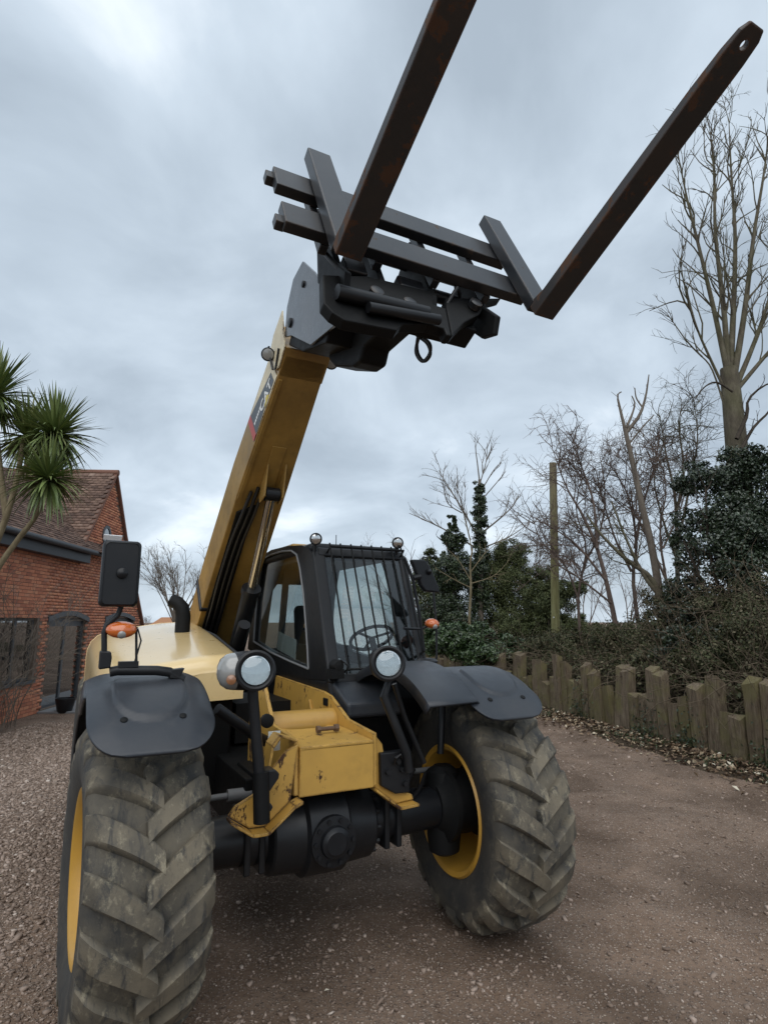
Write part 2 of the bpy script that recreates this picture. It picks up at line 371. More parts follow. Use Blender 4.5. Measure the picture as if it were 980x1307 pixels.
# ---- yellow front frame
XL, XR = -.265, .125
T = .022
def P(pts, ax_, val): return [L(px, py, ax_, val) for px, py in pts]
lp = P([(341, 874), (346, 898), (352, 924), (381, 944), (381, 1016)], 0, XL) + [V(XL, .10, .84), V(XL, .55, .86), V(XL, .55, 1.25), V(XL, .42, 1.34)]
b = MB().prism(lp, (-T, 0, 0)); fl = b.build('frame_side_plate', M['yellow_worn'], TH, bevel=.004)
rp = [L(362, 862, 0, XR + .06), L(424, 882, 0, XR + .06), L(429, 888, 0, XR + .04), L(445, 918, 0, XR + .01), L(476, 936, 0, XR), L(476, 1004, 0, XR)]
rp = [V(XR, p[1], p[2]) for p in rp] + [V(XR, .10, .84), V(XR, 1.5, .86)]
b = MB().prism(rp, (T, 0, 0)); fr_ = b.build('frame_side_plate', M['yellow_worn'], TH, bevel=.004)
sl_ = MB(); c_ = L(416, 896, 0, XR); sl_.obox(c_ + V(-.003, 0, 0), V(1, 0, 0), V(0, 1, 0), V(0, 0, 1), .004, .034, .022); sl_.build('lifting_slot', M['blackmatt'], fr_, bevel=.012, seg=3)
zt = 1.098
fp = MB(); fp.box(XL + .001, XR - .001, -.262, -.240, .875, zt - .004); fp.build('front_plate', M['yellow_worn'], TH, bevel=.006)
tp = MB(); tp.prism([V(XL + .001, -.262, zt), V(XR - .001, -.262, zt), V(XR - .001, .20, zt + .012), V(XR - .06, .20, zt + .012), V(XR - .09, .16, zt + .012), V(XR - .15, .14, zt + .012), V(XL + .15, .14, zt + .012), V(XL + .09, .16, zt + .012), V(XL + .06, .20, zt + .012), V(XL + .001, .20, zt + .012)], (0, 0, -.02))
top_plate = tp.build('top_plate', M['yellow_worn'], TH, bevel=.004)
ct = MB(); ct.tube([V(XL + .001, .27, 1.105), V(XR - .001, .27, 1.105)], .085, 24); ct.build('cross_tube', M['yellow'], TH, smooth=40)
ip = MB(); ip.box(XL + .001, XR - .001, .40, .42, .86, 1.14); ip.build('inner_bulkhead', M['yellow'], TH, bevel=.004)
gs = MB(); p_ = L(397, 906, 0, XR); gs.prism([V(XR - .001, p_[1] - .06, 1.105), V(XR - .001, p_[1] + .06, 1.105), V(XR - .001, p_[1] + .0, 1.20)], (-.016, 0, 0)); gs.build('gusset', M['yellow'], TH, bevel=.002)
bolt = MB(); bp = L(420, 930, 2, zt + .03)
bolt.tube([bp + V(-.055, 0, 0), bp + V(.03, .0, 0)], .011, 10); bolt.lathe(bp + V(.03, 0, 0), (1, 0, 0), [(0, .02), (.022, .02)], 6); bolt.lathe(bp + V(-.05, 0, 0), (-1, 0, 0), [(0, .019), (.02, .019)], 6)
bo = bolt.build('rusty_bolt', M['rustmetal'], top_plate)
# flared ear brackets carrying the lamp posts
ear = P([(381, 950), (371, 1022), (338, 1055), (318, 1058), (291, 1043), (300, 1030), (322, 1016), (338, 1002), (344, 985), (352, 975), (366, 958)], 1, -.26)
b = MB().prism(ear, (0, .02, 0)); el = b.build('ear_bracket', M['yellow_worn'], TH, bevel=.004)
lip = MB()
e2 = P([(381, 1018), (371, 1024), (338, 1057), (318, 1060), (290, 1044)], 1, -.26)
for i in range(4):
    a_, c2 = e2[i], e2[i + 1]; lip.hexa([a_ + V(0, .02, 0), c2 + V(0, .02, 0), c2 + V(0, -.07, 0), a_ + V(0, -.07, 0), a_ + V(0, .02, -.014), c2 + V(0, .02, -.014), c2 + V(0, -.07, -.014), a_ + V(0, -.07, -.014)])
lip.build('ear_flange', M['yellow_worn'], el, bevel=.003)
lip = MB(); e3 = P([(378, 944), (357, 938), (347, 952), (341, 985)], 1, -.27)
for i in range(3):
    a_, c2 = e3[i], e3[i + 1]; lip.hexa([a_, c2, c2 + V(0, .10, 0), a_ + V(0, .10, 0), a_ + V(.0, 0, -.016) + V(.012, 0, 0), c2 + V(.012, 0, -.016), c2 + V(.012, .10, -.016), a_ + V(.012, .10, -.016)])
lip.build('ear_flange', M['yellow_worn'], el, bevel=.003)
ear = P([(478, 937), (488, 950), (490, 962), (491, 1006), (526, 1014), (528, 1021), (505, 1026), (474, 1003)], 1, -.22)
b = MB().prism(ear, (0, .02, 0)); er = b.build('ear_bracket', M['yellow_worn'], TH, bevel=.004)
lip = MB(); e2 = P([(474, 1004), (505, 1027), (528, 1022)], 1, -.22)
for i in range(2):
    a_, c2 = e2[i], e2[i + 1]; lip.hexa([a_ + V(0, .02, 0), c2 + V(0, .02, 0), c2 + V(0, -.06, 0), a_ + V(0, -.06, 0), a_ + V(0, .02, -.014), c2 + V(0, .02, -.014), c2 + V(0, -.06, -.014), a_ + V(0, -.06, -.014)])
lip.build('ear_flange', M['yellow_worn'], er, bevel=.003)
# fuel pump like fittings in the gap behind the left ear
fx = MB(); fx.lathe(L(340, 920, 1, .0), (0, -1, 0), [(0, .034), (.02, .034), (.025, .02)], 20); fx.build('frame_port', M['blackmatt'], TH, smooth=30)
lab = MB(); p_ = L(350, 946, 1, -.13); lab.box(p_[0] - .03, p_[0] + .03, p_[1], p_[1] + .004, p_[2] - .045, p_[2] + .045); lab.build('warning_label', M['paper'], TH)

# ---- lamp posts and headlamps
YL = -.36
def lamp_post(pts, r, parent=TH, name='lamp_post'):
    return MB().tube(pts, r, 14).build(name, M['black'], parent, smooth=40)
pl = lamp_post([L(333, 1046, 1, YL), L(332, 1000, 1, YL), L(323, 892, 1, YL), L(322, 872, 1, YL)], [.026, .026, .024, .024])
sv = MB(); sv.tube([L(334, 1050, 1, YL), L(333, 985, 1, YL)], .036, 16); sv.build('post_socket', M['blackmatt'], pl, smooth=40)
for a_ in ([(334, 985), (352, 983), (357, 988), (356, 994), (345, 1010), (334, 1018)], [(335, 1022), (346, 1026), (349, 1031), (346, 1036), (335, 1040)]):
    MB().prism(P(a_, 1, YL - .012), (0, .09, 0)).build('post_lug', M['black'], pl, bevel=.005)
YR = -.28
pr = lamp_post([L(497, 866, 1, YR), L(490, 888, 1, YR), L(519, 962, 1, YR), L(522, 985, 1, YR)], [.016, .024, .024, .024])
MB().prism(P([(486, 962), (520, 958), (524, 968), (523, 1012), (505, 1014), (487, 1004)], 1, -.25), (0, .05, 0)).build('lamp_bracket', M['black'], TH, bevel=.006)
for px, py in ((507, 972), (512, 982), (516, 1000), (494, 985)): MB().lathe(L(px, py, 1, -.25), (0, -1, 0), [(0, .014), (.02, .014)], 6).build('bracket_bolt', M['black'], TH)
MB().tube([L(503, 976, 1, -.262), L(505, 967, 1, -.29), L(511, 964, 1, -.29), L(515, 970, 1, -.262)], .007, 6).build('lamp_cable', M['rubberhose'], TH, smooth=50)
lamp_post([L(503, 873, 1, -.22), L(505, 879, 1, -.22), L(516, 915, 1, -.22), L(541, 974, 1, -.22)], .014, TH, 'stay_tube')
lamp_post([L(575, 860, 1, .02), L(573, 868, 1, -.04), L(565, 890, 1, -.06), L(562, 962, 1, -.06)], [.026, .024, .02, .02], TH, 'stay_tube')
CAMD = nrm(_co - L(326, 856, 1, YL))
def headlamp(c, look, r, post):
    look = nrm(look); mb = MB(); mb.lathe(np.asarray(c) - look * .09, look, [(-.02, .02), (0, r * .62), (.04, r * .98), (.085, r * 1.12), (.108, r * 1.10), (.113, r * .98), (.104, r * .80), (.06, r * .76), (.045, .01)], 40)
    h = mb.build('headlamp', M['black'], post, smooth=35)
    g = MB(); g.lathe(np.asarray(c) + look * .012, look, [(.008, r * .785), (.0, r * .74), (-.020, r * .58), (-.032, r * .34), (-.036, r * .2), (-.010, r * .17), (-.006, .004)], 36); g.build('reflector_bowl', M['reflector'], h, smooth=50)
    g = MB(); g.lathe(np.asarray(c) + look * .012, look, [(.009, r * .79), (.015, r * .72), (.022, r * .45), (.024, .005)], 36); g.build('lamp_glass', M['lampglass'], h, smooth=40)
    return h
lookL = nrm(V(-.12, -1, .02))
cL = L(326, 856, 1, YL - .10)
lookL = nrm(_co - cL + V(.25, 0, .1)); hl = headlamp(cL, lookL, .078, pl)
# oval pod that also holds the corner indicator
pod = MB(); pod.lathe(cL + V(-.005, .085, -.004), V(-1, -.05, -.03), [(-.10, .02), (-.08, .06), (-.03, .082), (.03, .084), (.065, .080), (.068, .078)], 32)
pod.build('lamp_pod', M['black'], pl, smooth=40)
ind = MB(); ind.lathe(cL + V(-.074, .080, -.006), V(-1, -.05, -.03), [(0, .080), (.03, .074), (.055, .056), (.068, .03), (.072, .004)], 28); ind.build('corner_lens', M['clearlens'], pl, smooth=50)
bulb = MB(); bulb.lathe(cL + V(-.100, .008, -.035), (-.3, -1, 0), [(0, .022), (.012, .02), (.018, .006)], 14); bulb.build('indicator_bulb', M['dullorange'], pl, smooth=50)
cR = L(495, 847, 1, YR - .10)
hr = headlamp(cR, nrm(_co - cR + V(.5, 0, .1)), .078, pr)
pod = MB(); pod.lathe(cR + V(.01, .07, 0), V(1, .1, 0), [(-.06, .03), (-.04, .07), (.02, .080), (.05, .078)], 28); pod.build('lamp_pod', M['black'], pr, smooth=40)
ind = MB(); ind.lathe(cR + V(.061, .075, 0), V(1, .1, 0), [(0, .077), (.025, .072), (.045, .055), (.056, .03), (.06, .004)], 28); ind.build('corner_lens', M['clearlens'], pr, smooth=50)

# ---- mudguards
def mudguard(xc, hw, a0, a1, r0, emb=True, yoff=0., name='mudguard', shear=0.):
    na, nx = 110, 61; vs = []; fs = []
    for i in range(na):
        a = math.radians(a0 + (a1 - a0) * i / (na - 1))
        arc = (a - math.radians(a0)) * r0
        q = min(1.0, arc / .20); ww = hw * (.42 + .58 * max(0., 1 - (1 - q) ** 2.4) ** .5)
        for j in range(nx):
            s = -1 + 2 * j / (nx - 1); x = s * ww
            r = r0 - .030 * max(0, abs(s) - .55) ** 2 * 5 * min(1., arc / .25)
            if emb:
                ex = x / (hw * .58); ey = (arc - .34) / .17
                g = abs(ex) ** 2.6 + abs(ey) ** 2.2 if ey < 0 else abs(ex) ** 2.6 + abs(ey) ** 8
                r += .012 * max(0., min(1., (1.12 - g) / .16))
            vs.append((x + xc - shear * r * max(0., math.cos(a)), yoff - r * math.cos(a), TR + r * math.sin(a)))
    for i in range(na - 1):
        for j in range(nx - 1):
            A = i * nx + j; fs.append((A, A + 1, A + nx + 1, A + nx))
    o = link(name, vs, fs, M['plastic'], TH, smooth=60, solid=.012)
    return o
def skirt(xc, x2, a0, a1, r0, r1):                              # side flange below the guard's edge
    vs = []; fs = []; n = 30
    for i in range(n):
        a = math.radians(a0 + (a1 - a0) * i / (n - 1)); k = min(1, i / 6.)
        for x, r in ((xc, r0), (x2, r0 - .01 - (r0 - r1) * k)): vs.append((x, -r * math.cos(a), TR + r * math.sin(a)))
    fs = [(2 * i, 2 * i + 1, 2 * i + 3, 2 * i + 2) for i in range(n - 1)]
    return vs, fs
mgl = mudguard(-.950, .238, 44, 152, .815); mgr = mudguard(.90, .235, 46, 152, .780, shear=.17)
for g_, xc, r_ in ((mgl, -.950, .815), (mgr, .90 - .17 * .78 * math.cos(math.radians(56)), .780)):
    for s in (-1, 1):
        a = math.radians(56); b = MB(); b.lathe((xc + s * .11, -r_ * math.cos(a) * 1.004, TR + r_ * math.sin(a) * 1.004), (0, -math.cos(a), math.sin(a)), [(-.004, .015), (.006, .014), (.010, .008)], 14); b.build('bolt', M['blackmatt'], g_, smooth=40)
vs, fs = skirt(-1.183, -1.196, 72, 152, .79, .66); link('mudguard_skirt', vs, fs, M['plastic'], mgl, smooth=60, solid=.01)
vs, fs = skirt(1.13, 1.143, 82, 152, .755, .65); link('mudguard_skirt', vs, fs, M['plastic'], mgr, smooth=60, solid=.01)
# wheel arch lining between the right mudguard and the cab
vs = []; fs = []; n = 36
for i in range(n):
    a = math.radians(52 + 108 * i / (n - 1))
    for x, r in ((.665, .785), (.62, .82), (.34, .81), (.335, .76)): vs.append((x, -r * math.cos(a) + .05, TR + r * math.sin(a)))
fs = [(4 * i + k, 4 * i + k + 1, 4 * i + k + 5, 4 * i + k + 4) for i in range(n - 1) for k in range(3)]
link('wheel_arch', vs, fs, M['plastic'], TH, smooth=50, solid=.014)
# carrier tubes of the left mudguard
lamp_post([L(277, 905, 1, .05), L(330, 942, 1, .12), L(352, 952, 1, .2)], .028, TH, 'mudguard_arm')

# ---- hood
def hood():
    rows = []
    ys = [.685, .692, .71, .75, .81, .92, 1.10, 1.35, 1.65, 1.95, 2.25, 2.6]
    for y in ys:
        if y < .75: drop = .20 + .09 * ((.75 - y) / .065) ** 2
        else: drop = .20 * max(0., 1 - (y - .75) / 1.55) ** 1.25
        zr = 1.675 - drop; zl = zr - .075
        inset = .03 * max(0, (.77 - y) / .085)
        xr, xl = -.295 - inset * .3, -1.105 + inset
        row = [(xr + .012, y, 1.22), (xr + .012, y, zr - .07), (xr, y, zr - .035), (xr - .022, y, zr - .008), (xr - .06, y, zr), (xr - .24, y, zr - .010), (xl + .28, y, zl + .022), (xl + .15, y, zl - .004), (xl + .075, y, zl - .035), (xl + .027, y, zl - .085), (xl + .004, y, zl - .15), (xl, y, zl - .22), (xl, y, 1.02 if y > .78 else 1.20)]
        rows.append(row)
    m = len(rows[0]); vs = [p for r in rows for p in r]; fs = [(i * m + j, i * m + j + 1, (i + 1) * m + j + 1, (i + 1) * m + j) for i in range(len(rows) - 1) for j in range(m - 1)]
    fs.append(tuple(range(m))); e = (len(rows) - 1) * m; fs.append(tuple(range(e + m - 1, e - 1, -1)))
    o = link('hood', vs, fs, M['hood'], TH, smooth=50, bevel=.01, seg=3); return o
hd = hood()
sg = MB(); sg.tube([V(-.275, 2.3, 1.63), V(-.275, 1.6, 1.575), V(-.275, .95, 1.475), V(-.275, .80, 1.43)], .012, 8); sg.build('hood_seal', M['rubberhose'], hd, smooth=50)
ex = MB(); e0 = V(-.50, 1.70, 1.60); ex.tube([e0, e0 + V(0, 0, .12), e0 + V(-.012, .0, .18), e0 + V(-.045, .02, .22), e0 + V(-.09, .04, .24)], [.055, .055, .055, .052, .050], 18)
ex.build('exhaust_pipe', M['blackmatt'], TH, smooth=40)

# ---- left mirror and indicator on their arm
YM = -.20
arm = MB(); arm.tube([L(140, 858, 1, YM), L(150, 856, 1, YM), L(200, 856, 1, YM), L(216, 858, 1, YM), L(226, 864, 1, YM), L(234, 868, 1, YM)], .021, 12); am = arm.build('mirror_arm', M['black'], TH, smooth=40)
MB().prism(P([(217, 866), (219, 855), (236, 853), (229, 867)], 1, YM - .02), (0, .05, 0)).build('arm_gusset', M['black'], am, bevel=.003)
MB().prism(P([(126, 855), (128, 831), (142, 832), (143, 840), (141, 853)], 1, YM - .03), (0, .06, 0)).build('arm_clamp', M['black'], am, bevel=.006)
rod = MB(); rod.tube([L(133, 832, 1, YM), L(133, 808, 1, YM), L(136, 798, 1, YM), L(150, 786, 1, YM), L(154, 776, 1, YM), L(154, 760, 1, YM)], .012, 10); rod.build('mirror_rod', M['black'], am, smooth=40)
mbx = MB(); mc = P([(131, 690), (178, 690), (176, 774), (130, 775)], 1, YM - .05)
c4 = sum(mc) / 4
def rrect(w_, h_, r, n=5):
    pts = []
    for cx, cz, a0 in ((w_ - r, h_ - r, 0), (-w_ + r, h_ - r, 90), (-w_ + r, -h_ + r, 180), (w_ - r, -h_ + r, 270)):
        for k in range(n + 1):
            a = math.radians(a0 + 90 * k / n); pts.append((cx + r * math.cos(a), cz + r * math.sin(a)))
    return pts
hw_, hh_ = .078, .143
rr = rrect(hw_, hh_, .022)
lay = [(1.0, .04), (1.0, .012), (.95, -.002), (.86, -.008), (.84, -.004)]
vs = []; n = len(rr)
for k, (s_, dy) in enumerate(lay):
    for x, z in rr: vs.append((c4[0] + x * s_, c4[1] + dy, c4[2] + z * (1 - (1 - s_) * hw_ / hh_)))
fs = [(k * n + i, k * n + (i + 1) % n, (k + 1) * n + (i + 1) % n, (k + 1) * n + i) for k in range(len(lay) - 1) for i in range(n)]
fs += [tuple(range(n)), tuple((len(lay) - 1) * n + i for i in range(n - 1, -1, -1))]
ml = link('mirror', vs, fs, M['black'], am, smooth=40)
bl = MB(); bl.lathe(c4 + V(.005, -.006, .0), (0, -1, 0), [(0, .024), (.012, .022), (.02, .012), (.022, .002)], 18)
bl.build('mirror_joint', M['black'], am, smooth=40)
il = MB(); ic = L(155, 804, 1, YM - .02)
def ovlamp(c, parent, sx=.062, sz=.036):
    vs = []; fs = []; n = 24
    for dy, s_ in ((.035, .9), (.02, 1.0), (.0, 1.0), (-.022, .85), (-.034, .5), (-.038, .05)):
        for k in range(n):
            a = 2 * math.pi * k / n; vs.append((c[0] + sx * s_ * math.cos(a), c[1] + dy, c[2] + sz * s_ * math.sin(a) - (0.004 if s_ < .9 else 0)))
    fs = [(q_ * n + k, q_ * n + (k + 1) % n, (q_ + 1) * n + (k + 1) % n, (q_ + 1) * n + k) for q_ in range(5) for k in range(n)] + [tuple(range(n)), tuple(5 * n + k for k in range(n - 1, -1, -1))]
    o = link('indicator_lamp', vs, fs, M['orange'], parent, smooth=50)
    b = MB(); b.lathe(np.asarray(c) + V(0, -.030, -.020), (0, -1, -.35), [(0, .018), (.006, .015), (.009, .003)], 16); b.build('clear_lens', M['clearlens'], o, smooth=50)
    return o
ovlamp(ic, am)
wr_ = MB(); wr_.tube([L(174, 848, 1, YM), L(174, 800, 1, YM)], .006, 6); wr_.tube([L(165, 803, 1, YM), L(176, 803, 1, YM), L(180, 818, 1, YM), L(172, 845, 1, YM)], .004, 6); wr_.box(*(L(160, 855, 1, YM)[0] + V(-.03, .05)), YM - .02, YM + .02, *(L(160, 855, 1, YM)[2] + V(.01, .035)))
wr_.build('indicator_stalk', M['black'], am)

# ---- cab
XC, XD = .15, .87                                              # inner side (beside the boom) and door side
def resample(pts, n):
    pts = [np.asarray(p, float) for p in pts]; m = len(pts); seg = [np.linalg.norm(pts[(i + 1) % m] - pts[i]) for i in range(m)]; tot = sum(seg); outp = []
    for k in range(n):
        d = tot * k / n; i = 0
        while d > seg[i]: d -= seg[i]; i += 1
        outp.append(pts[i] + (pts[(i + 1) % m] - pts[i]) * (d / seg[i]))
    return outp
OUT = [(418, 868), (413, 830), (409, 790), (404, 745), (399, 712), (394, 700), (385, 696), (366, 697), (346, 702), (335, 709), (329, 725), (322, 768), (316, 828), (346, 852), (380, 866)]
INN = [(394, 854), (393, 830), (391, 800), (388, 760), (383, 724), (379, 708), (372, 703), (360, 704), (347, 708), (338, 713), (334, 723), (328, 765), (324, 819), (346, 833), (372, 845)]
so_ = P(OUT, 0, XC); si_ = P(INN, 0, XC)
cab = MB().ring(so_, si_, (.05, 0, 0)).build('cab', M['black'], TH, smooth=40)
gl_ = MB().prism([p + V(.02, 0, 0) for p in si_], (.006, 0, 0)).build('side_window', M['glass'], cab)
sr_ = MB(); 
for k in range(len(si_)):
    sr_.tube([si_[k] + V(-.002, 0, 0), si_[(k + 1) % len(si_)] + V(-.002, 0, 0)], .008, 6)
sr_.build('window_seal', M['grey'], cab, smooth=50)
# door side: the same outline further out
dx = V(XD - XC - .05, 0, 0)
so2 = [p + dx for p in so_]; si2 = [p + dx for p in si_]
MB().ring(so2, si2, (.05, 0, 0)).build('door', M['black'], cab, smooth=40)
MB().prism([p + V(.02, 0, 0) for p in si2], (.006, 0, 0)).build('door_window', M['glass'], cab)
# front: pillars, header, sill follow the leaning windscreen
FB, FT = V(0, .415, 1.345), V(0, .715, 2.15)                     # foot and head of the screen (y, z)
def scr(x, t, off=0.):
    p = FB + (FT - FB) * t; d = nrm(FT - FB); nn = V(0, -d[2], d[1]); return V(x, p[1], p[2]) + nn * off
def strip(x0, x1, t0, t1, o0, o1):
    return [scr(x0, t0, o0), scr(x1, t0, o0), scr(x1, t0, o1), scr(x0, t0, o1), scr(x0, t1, o0), scr(x1, t1, o0), scr(x1, t1, o1), scr(x0, t1, o1)]
MB().hexa(strip(XC + .001, XC + .085, -.04, 1.0, -.05, .012)).build('front_pillar', M['black'], cab, bevel=.012, seg=3)
MB().hexa(strip(XD - .062, XD - .001, -.04, 1.0, -.05, .012)).build('front_pillar', M['black'], cab, bevel=.012, seg=3)
MB().hexa(strip(XC + .03, XD - .03, .955, 1.03, -.06, .016)).build('windscreen_header', M['black'], cab, bevel=.012, seg=3)
MB().hexa(strip(XC + .03, XD - .03, -.05, .02, -.06, .016)).build('windscreen_sill', M['black'], cab, bevel=.01)
MB().hexa(strip(XC + .08, XD - .06, .01, .96, -.006, .0)).build('windscreen', M['glass'], cab)
# roof
rf = MB(); rf.box(XC + .004, XD - .004, .76, 1.95, 2.15, 2.215); rf.build('roof', M['black'], cab, bevel=.025, seg=3)
rc = MB(); rc.box(XC + .02, XD - .05, 1.2, 2.02, 2.205, 2.26); rc.build('roof_cap', M['yellow'], cab, bevel=.02, seg=3)
# rear wall with a window, inner lining
yb = 2.10
o_ = [V(XC + .05, yb + .05, 1.30), V(XD - .05, yb + .05, 1.30), V(XD - .05, yb - .15, 2.19), V(XC + .05, yb - .15, 2.19)]
i_ = [V(XC + .12, yb + .03, 1.45), V(XD - .12, yb + .03, 1.45), V(XD - .14, yb - .11, 2.0), V(XC + .14, yb - .11, 2.0)]
MB().ring(resample(o_, 24), resample(i_, 24), (0, .04, 0)).build('rear_wall', M['cabgrey'], cab)
MB().prism([p + V(0, .015, 0) for p in i_], (0, .006, 0)).build('rear_window', M['glass'], cab)
hl_ = MB(); hl_.box(XC + .06, XD - .06, .82, 1.92, 2.12, 2.145); hl_.build('headlining', M['cabgrey'], cab)
for x in (.36, .58): MB().hexa([V(x, 1.92, 2.12), V(x + .05, 1.92, 2.12), V(x + .05, 1.96, 2.12), V(x, 1.96, 2.12), V(x, 2.06, 1.35), V(x + .05, 2.06, 1.35), V(x + .05, 2.09, 1.35), V(x, 2.09, 1.35)]).build('rear_pillar', M['cabgrey'], cab)
# cab tub under the glass
tb = MB(); tb.prism([V(XC + .003, .40, 1.33), V(XC + .003, .38, 1.20), V(XC + .003, .46, .70), V(XC + .003, 2.3, .70), V(XC + .003, 2.3, 1.38), V(XC + .003, 2.0, 1.37), V(XC + .003, .9, 1.325)], (XD - XC - .006, 0, 0)); tb.build('cab_tub', M['black'], cab, bevel=.02, seg=3)
cowl = MB(); cowl.prism([V(XC + .02, .40, 1.325), V(XC + .02, .16, 1.22), V(XC + .02, .16, 1.14), V(XC + .02, .45, 1.08)], (.36, 0, 0)); cowl.build('front_cowl', M['plastic'], TH, bevel=.02, seg=3)
# seat, steering wheel, dash, papers
st = MB(); st.box(.36, .72, 1.25, 1.66, 1.40, 1.50); st.prism([V(.38, 1.60, 1.48), V(.38, 1.70, 1.48), V(.38, 1.76, 1.80), V(.38, 1.68, 1.82), V(.38, 1.60, 1.70)], (.32, 0, 0)); st.build('driver_seat', M['chairblack'], cab, bevel=.04, seg=3)
sw = MB(); cs = V(.73, .98, 1.56); dn = nrm(V(0, -.55, -.83)); a_, b_ = frame(dn)
sw.tube([cs + (a_ * math.cos(k * math.pi / 12) + b_ * math.sin(k * math.pi / 12)) * .16 for k in range(25)], .013, 8)
for k in range(3): sw.tube([cs, cs + (a_ * math.cos(k * 2.09 + .5) + b_ * math.sin(k * 2.09 + .5)) * .16], .010, 6)
sw.tube([cs, cs + dn * .35], .025, 8); sw.build('steering_wheel', M['blackmatt'], cab, smooth=40)
ds = MB(); ds.box(.26, .82, .46, .70, 1.33, 1.40); ds.build('dashboard', M['chairblack'], cab, bevel=.03)
cs_ = MB(); cs_.box(.22, .30, 1.0, 1.60, 1.34, 1.52); cs_.lathe((.26, 1.1, 1.52), (0, 0, 1), [(0, .02), (.06, .012), (.08, .025), (.11, .02), (.115, .005)], 12); cs_.build('control_console', M['chairblack'], cab, bevel=.02)
pp = [L(355, 806, 0, XC + .06), L(378, 817, 0, XC + .06), L(377, 842, 0, XC + .06), L(354, 829, 0, XC + .06)]
MB().prism(pp, (.004, 0, 0)).build('paper_sheet', M['paper'], cab)
# windscreen guard
gt = .985
guard = MB().tube([scr(XC + .10, gt, .02), scr(XC + .10, gt + .02, .075), scr(XD - .05, gt + .02, .075), scr(XD - .05, gt, .02)], .0075, 8).build('windscreen_guard', M['blackmatt'], cab, smooth=50)
MB().tube([scr(XC + .11, .03, .02), scr(XC + .11, .03, .07), scr(XD - .08, .03, .07), scr(XD - .08, .03, .02)], .0075, 8).build('guard_rail', M['blackmatt'], cab, smooth=50)
for k in range(8):
    x = XC + .10 + (XD - XC - .17) * k / 7
    MB().tube([scr(x, 1.035, .072), scr(x + .012, .025, .072)], .0062, 8).build('bar', M['blackmatt'], guard, smooth=50)
for px, py, yy in ((403, 688, .66), (507, 693, .66)):
    c_ = L(px, py, 1, yy); wk = MB(); lk = nrm(V(-.35, -1, -.15)); wk.lathe(c_ + lk * .02, lk, [(-.07, .015), (-.06, .033), (-.01, .042), (0, .042), (.003, .034), (.001, .004)], 22)
    o = wk.build('work_lamp', M['black'], cab, smooth=35); g = MB(); g.lathe(c_ + lk * .022, lk, [(0, .034), (.005, .02), (.006, .002)], 20); g.build('lens', M['reflector'], o, smooth=40)
    MB().tube([c_ + V(0, .01, -.03), c_ + V(0, .02, -.085)], .012, 8).build('lamp_stem', M['black'], o)
an = MB(); c_ = L(429, 690, 1, .80); an.tube([c_ + V(0, 0, -.03), c_ + V(0, 0, .04)], .003, 5); an.build('antenna', M['blackmatt'], cab)
wp = MB(); c_ = L(432, 850, 1, .33); wp.lathe(c_, (0, -1, 0), [(-.06, .036), (.0, .036), (.01, .03), (.014, .004)], 20); wp.box(c_[0] - .045, c_[0] + .035, .32, .40, c_[2] - .075, c_[2] - .02)
wp.tube([c_ + V(.01, -.01, .035), c_ + V(.05, -.02, .0), c_ + V(.05, -.01, -.05)], .005, 6); wp.build('wiper_motor', M['blackmatt'], cab, smooth=35)
# right mirror and indicator
ma = MB(); YQ = .36
ma.tube([scr(XD - .03, .15, .02), L(541, 830, 1, YQ), L(536, 790, 1, YQ), L(527, 740, 1, YQ), L(516, 712, 1, YQ)], .011, 8); ma.tube([L(515, 802, 1, YQ), L(535, 803, 1, YQ), L(545, 800, 1, YQ)], .008, 8)
ma.tube([L(527, 738, 1, YQ), L(536, 736, 1, YQ)], .02, 8); ma.tube([L(538, 716, 1, YQ + .02), L(540, 711, 1, YQ + .02), L(545, 712, 1, YQ + .02), L(546, 728, 1, YQ + .02)], .006, 6)
ma.tube([L(553, 756, 1, YQ), L(557, 800, 1, YQ), L(557, 842, 1, YQ)], .008, 6)
m2 = ma.build('mirror_arm', M['black'], cab, smooth=40)
MB().prism(P([(525, 714), (543, 714), (549, 722), (561, 750), (561, 757), (543, 755), (538, 748)], 1, YQ), (0, .04, 0)).build('mirror', M['black'], m2, bevel=.012, seg=3)
b = MB(); b.lathe(L(547, 730, 1, YQ), (-.2, -1, .1), [(0, .022), (.02, .016), (.03, .004)], 14); b.build('mirror_joint', M['black'], m2, smooth=40)
ovlamp(L(552, 796, 1, YQ - .02), m2, .046, .033)
sm = MB(); c_ = L(545, 848, 1, .25); sm.lathe(c_, (0, 0, 1), [(0, .06), (.02, .07), (.035, .05), (.04, .005)], 20); sm.build('side_mirror_foot', M['black'], TH, smooth=40)

# ---- boom
E_ = math.radians(41.3)
BU = V(0, math.cos(E_), -math.sin(E_)); BN = V(0, math.sin(E_), math.cos(E_)); B0 = V(-.072, .27, 3.35)
def bp_(x, u, v): return B0 + V(x, 0, 0) + BU * u + BN * v
def section(w_, hs, hc, wc): return [(-w_, 0), (w_, 0), (w_, hs), (wc, hc), (-wc, hc), (-w_, hs)]
def lsec(a, b, hs, hc): return [(-a, 0), (b, 0), (b, hs), (b - .05, hc), (-a + .05, hc), (-a, hs)]
def lx(u): return .142 + .056 * (u - .05) / 1.05                 # half width on the decal side
def loft(secs):
    mb = MB(); n = len(secs[0][1]); vs = [bp_(x, u, v) for u, s in secs for x, v in s]
    fs = [(i * n + k, i * n + (k + 1) % n, (i + 1) * n + (k + 1) % n, (i + 1) * n + k) for i in range(len(secs) - 1) for k in range(n)] + [tuple(range(n - 1, -1, -1)), tuple((len(secs) - 1) * n + k for k in range(n))]
    return mb.add(vs, fs)
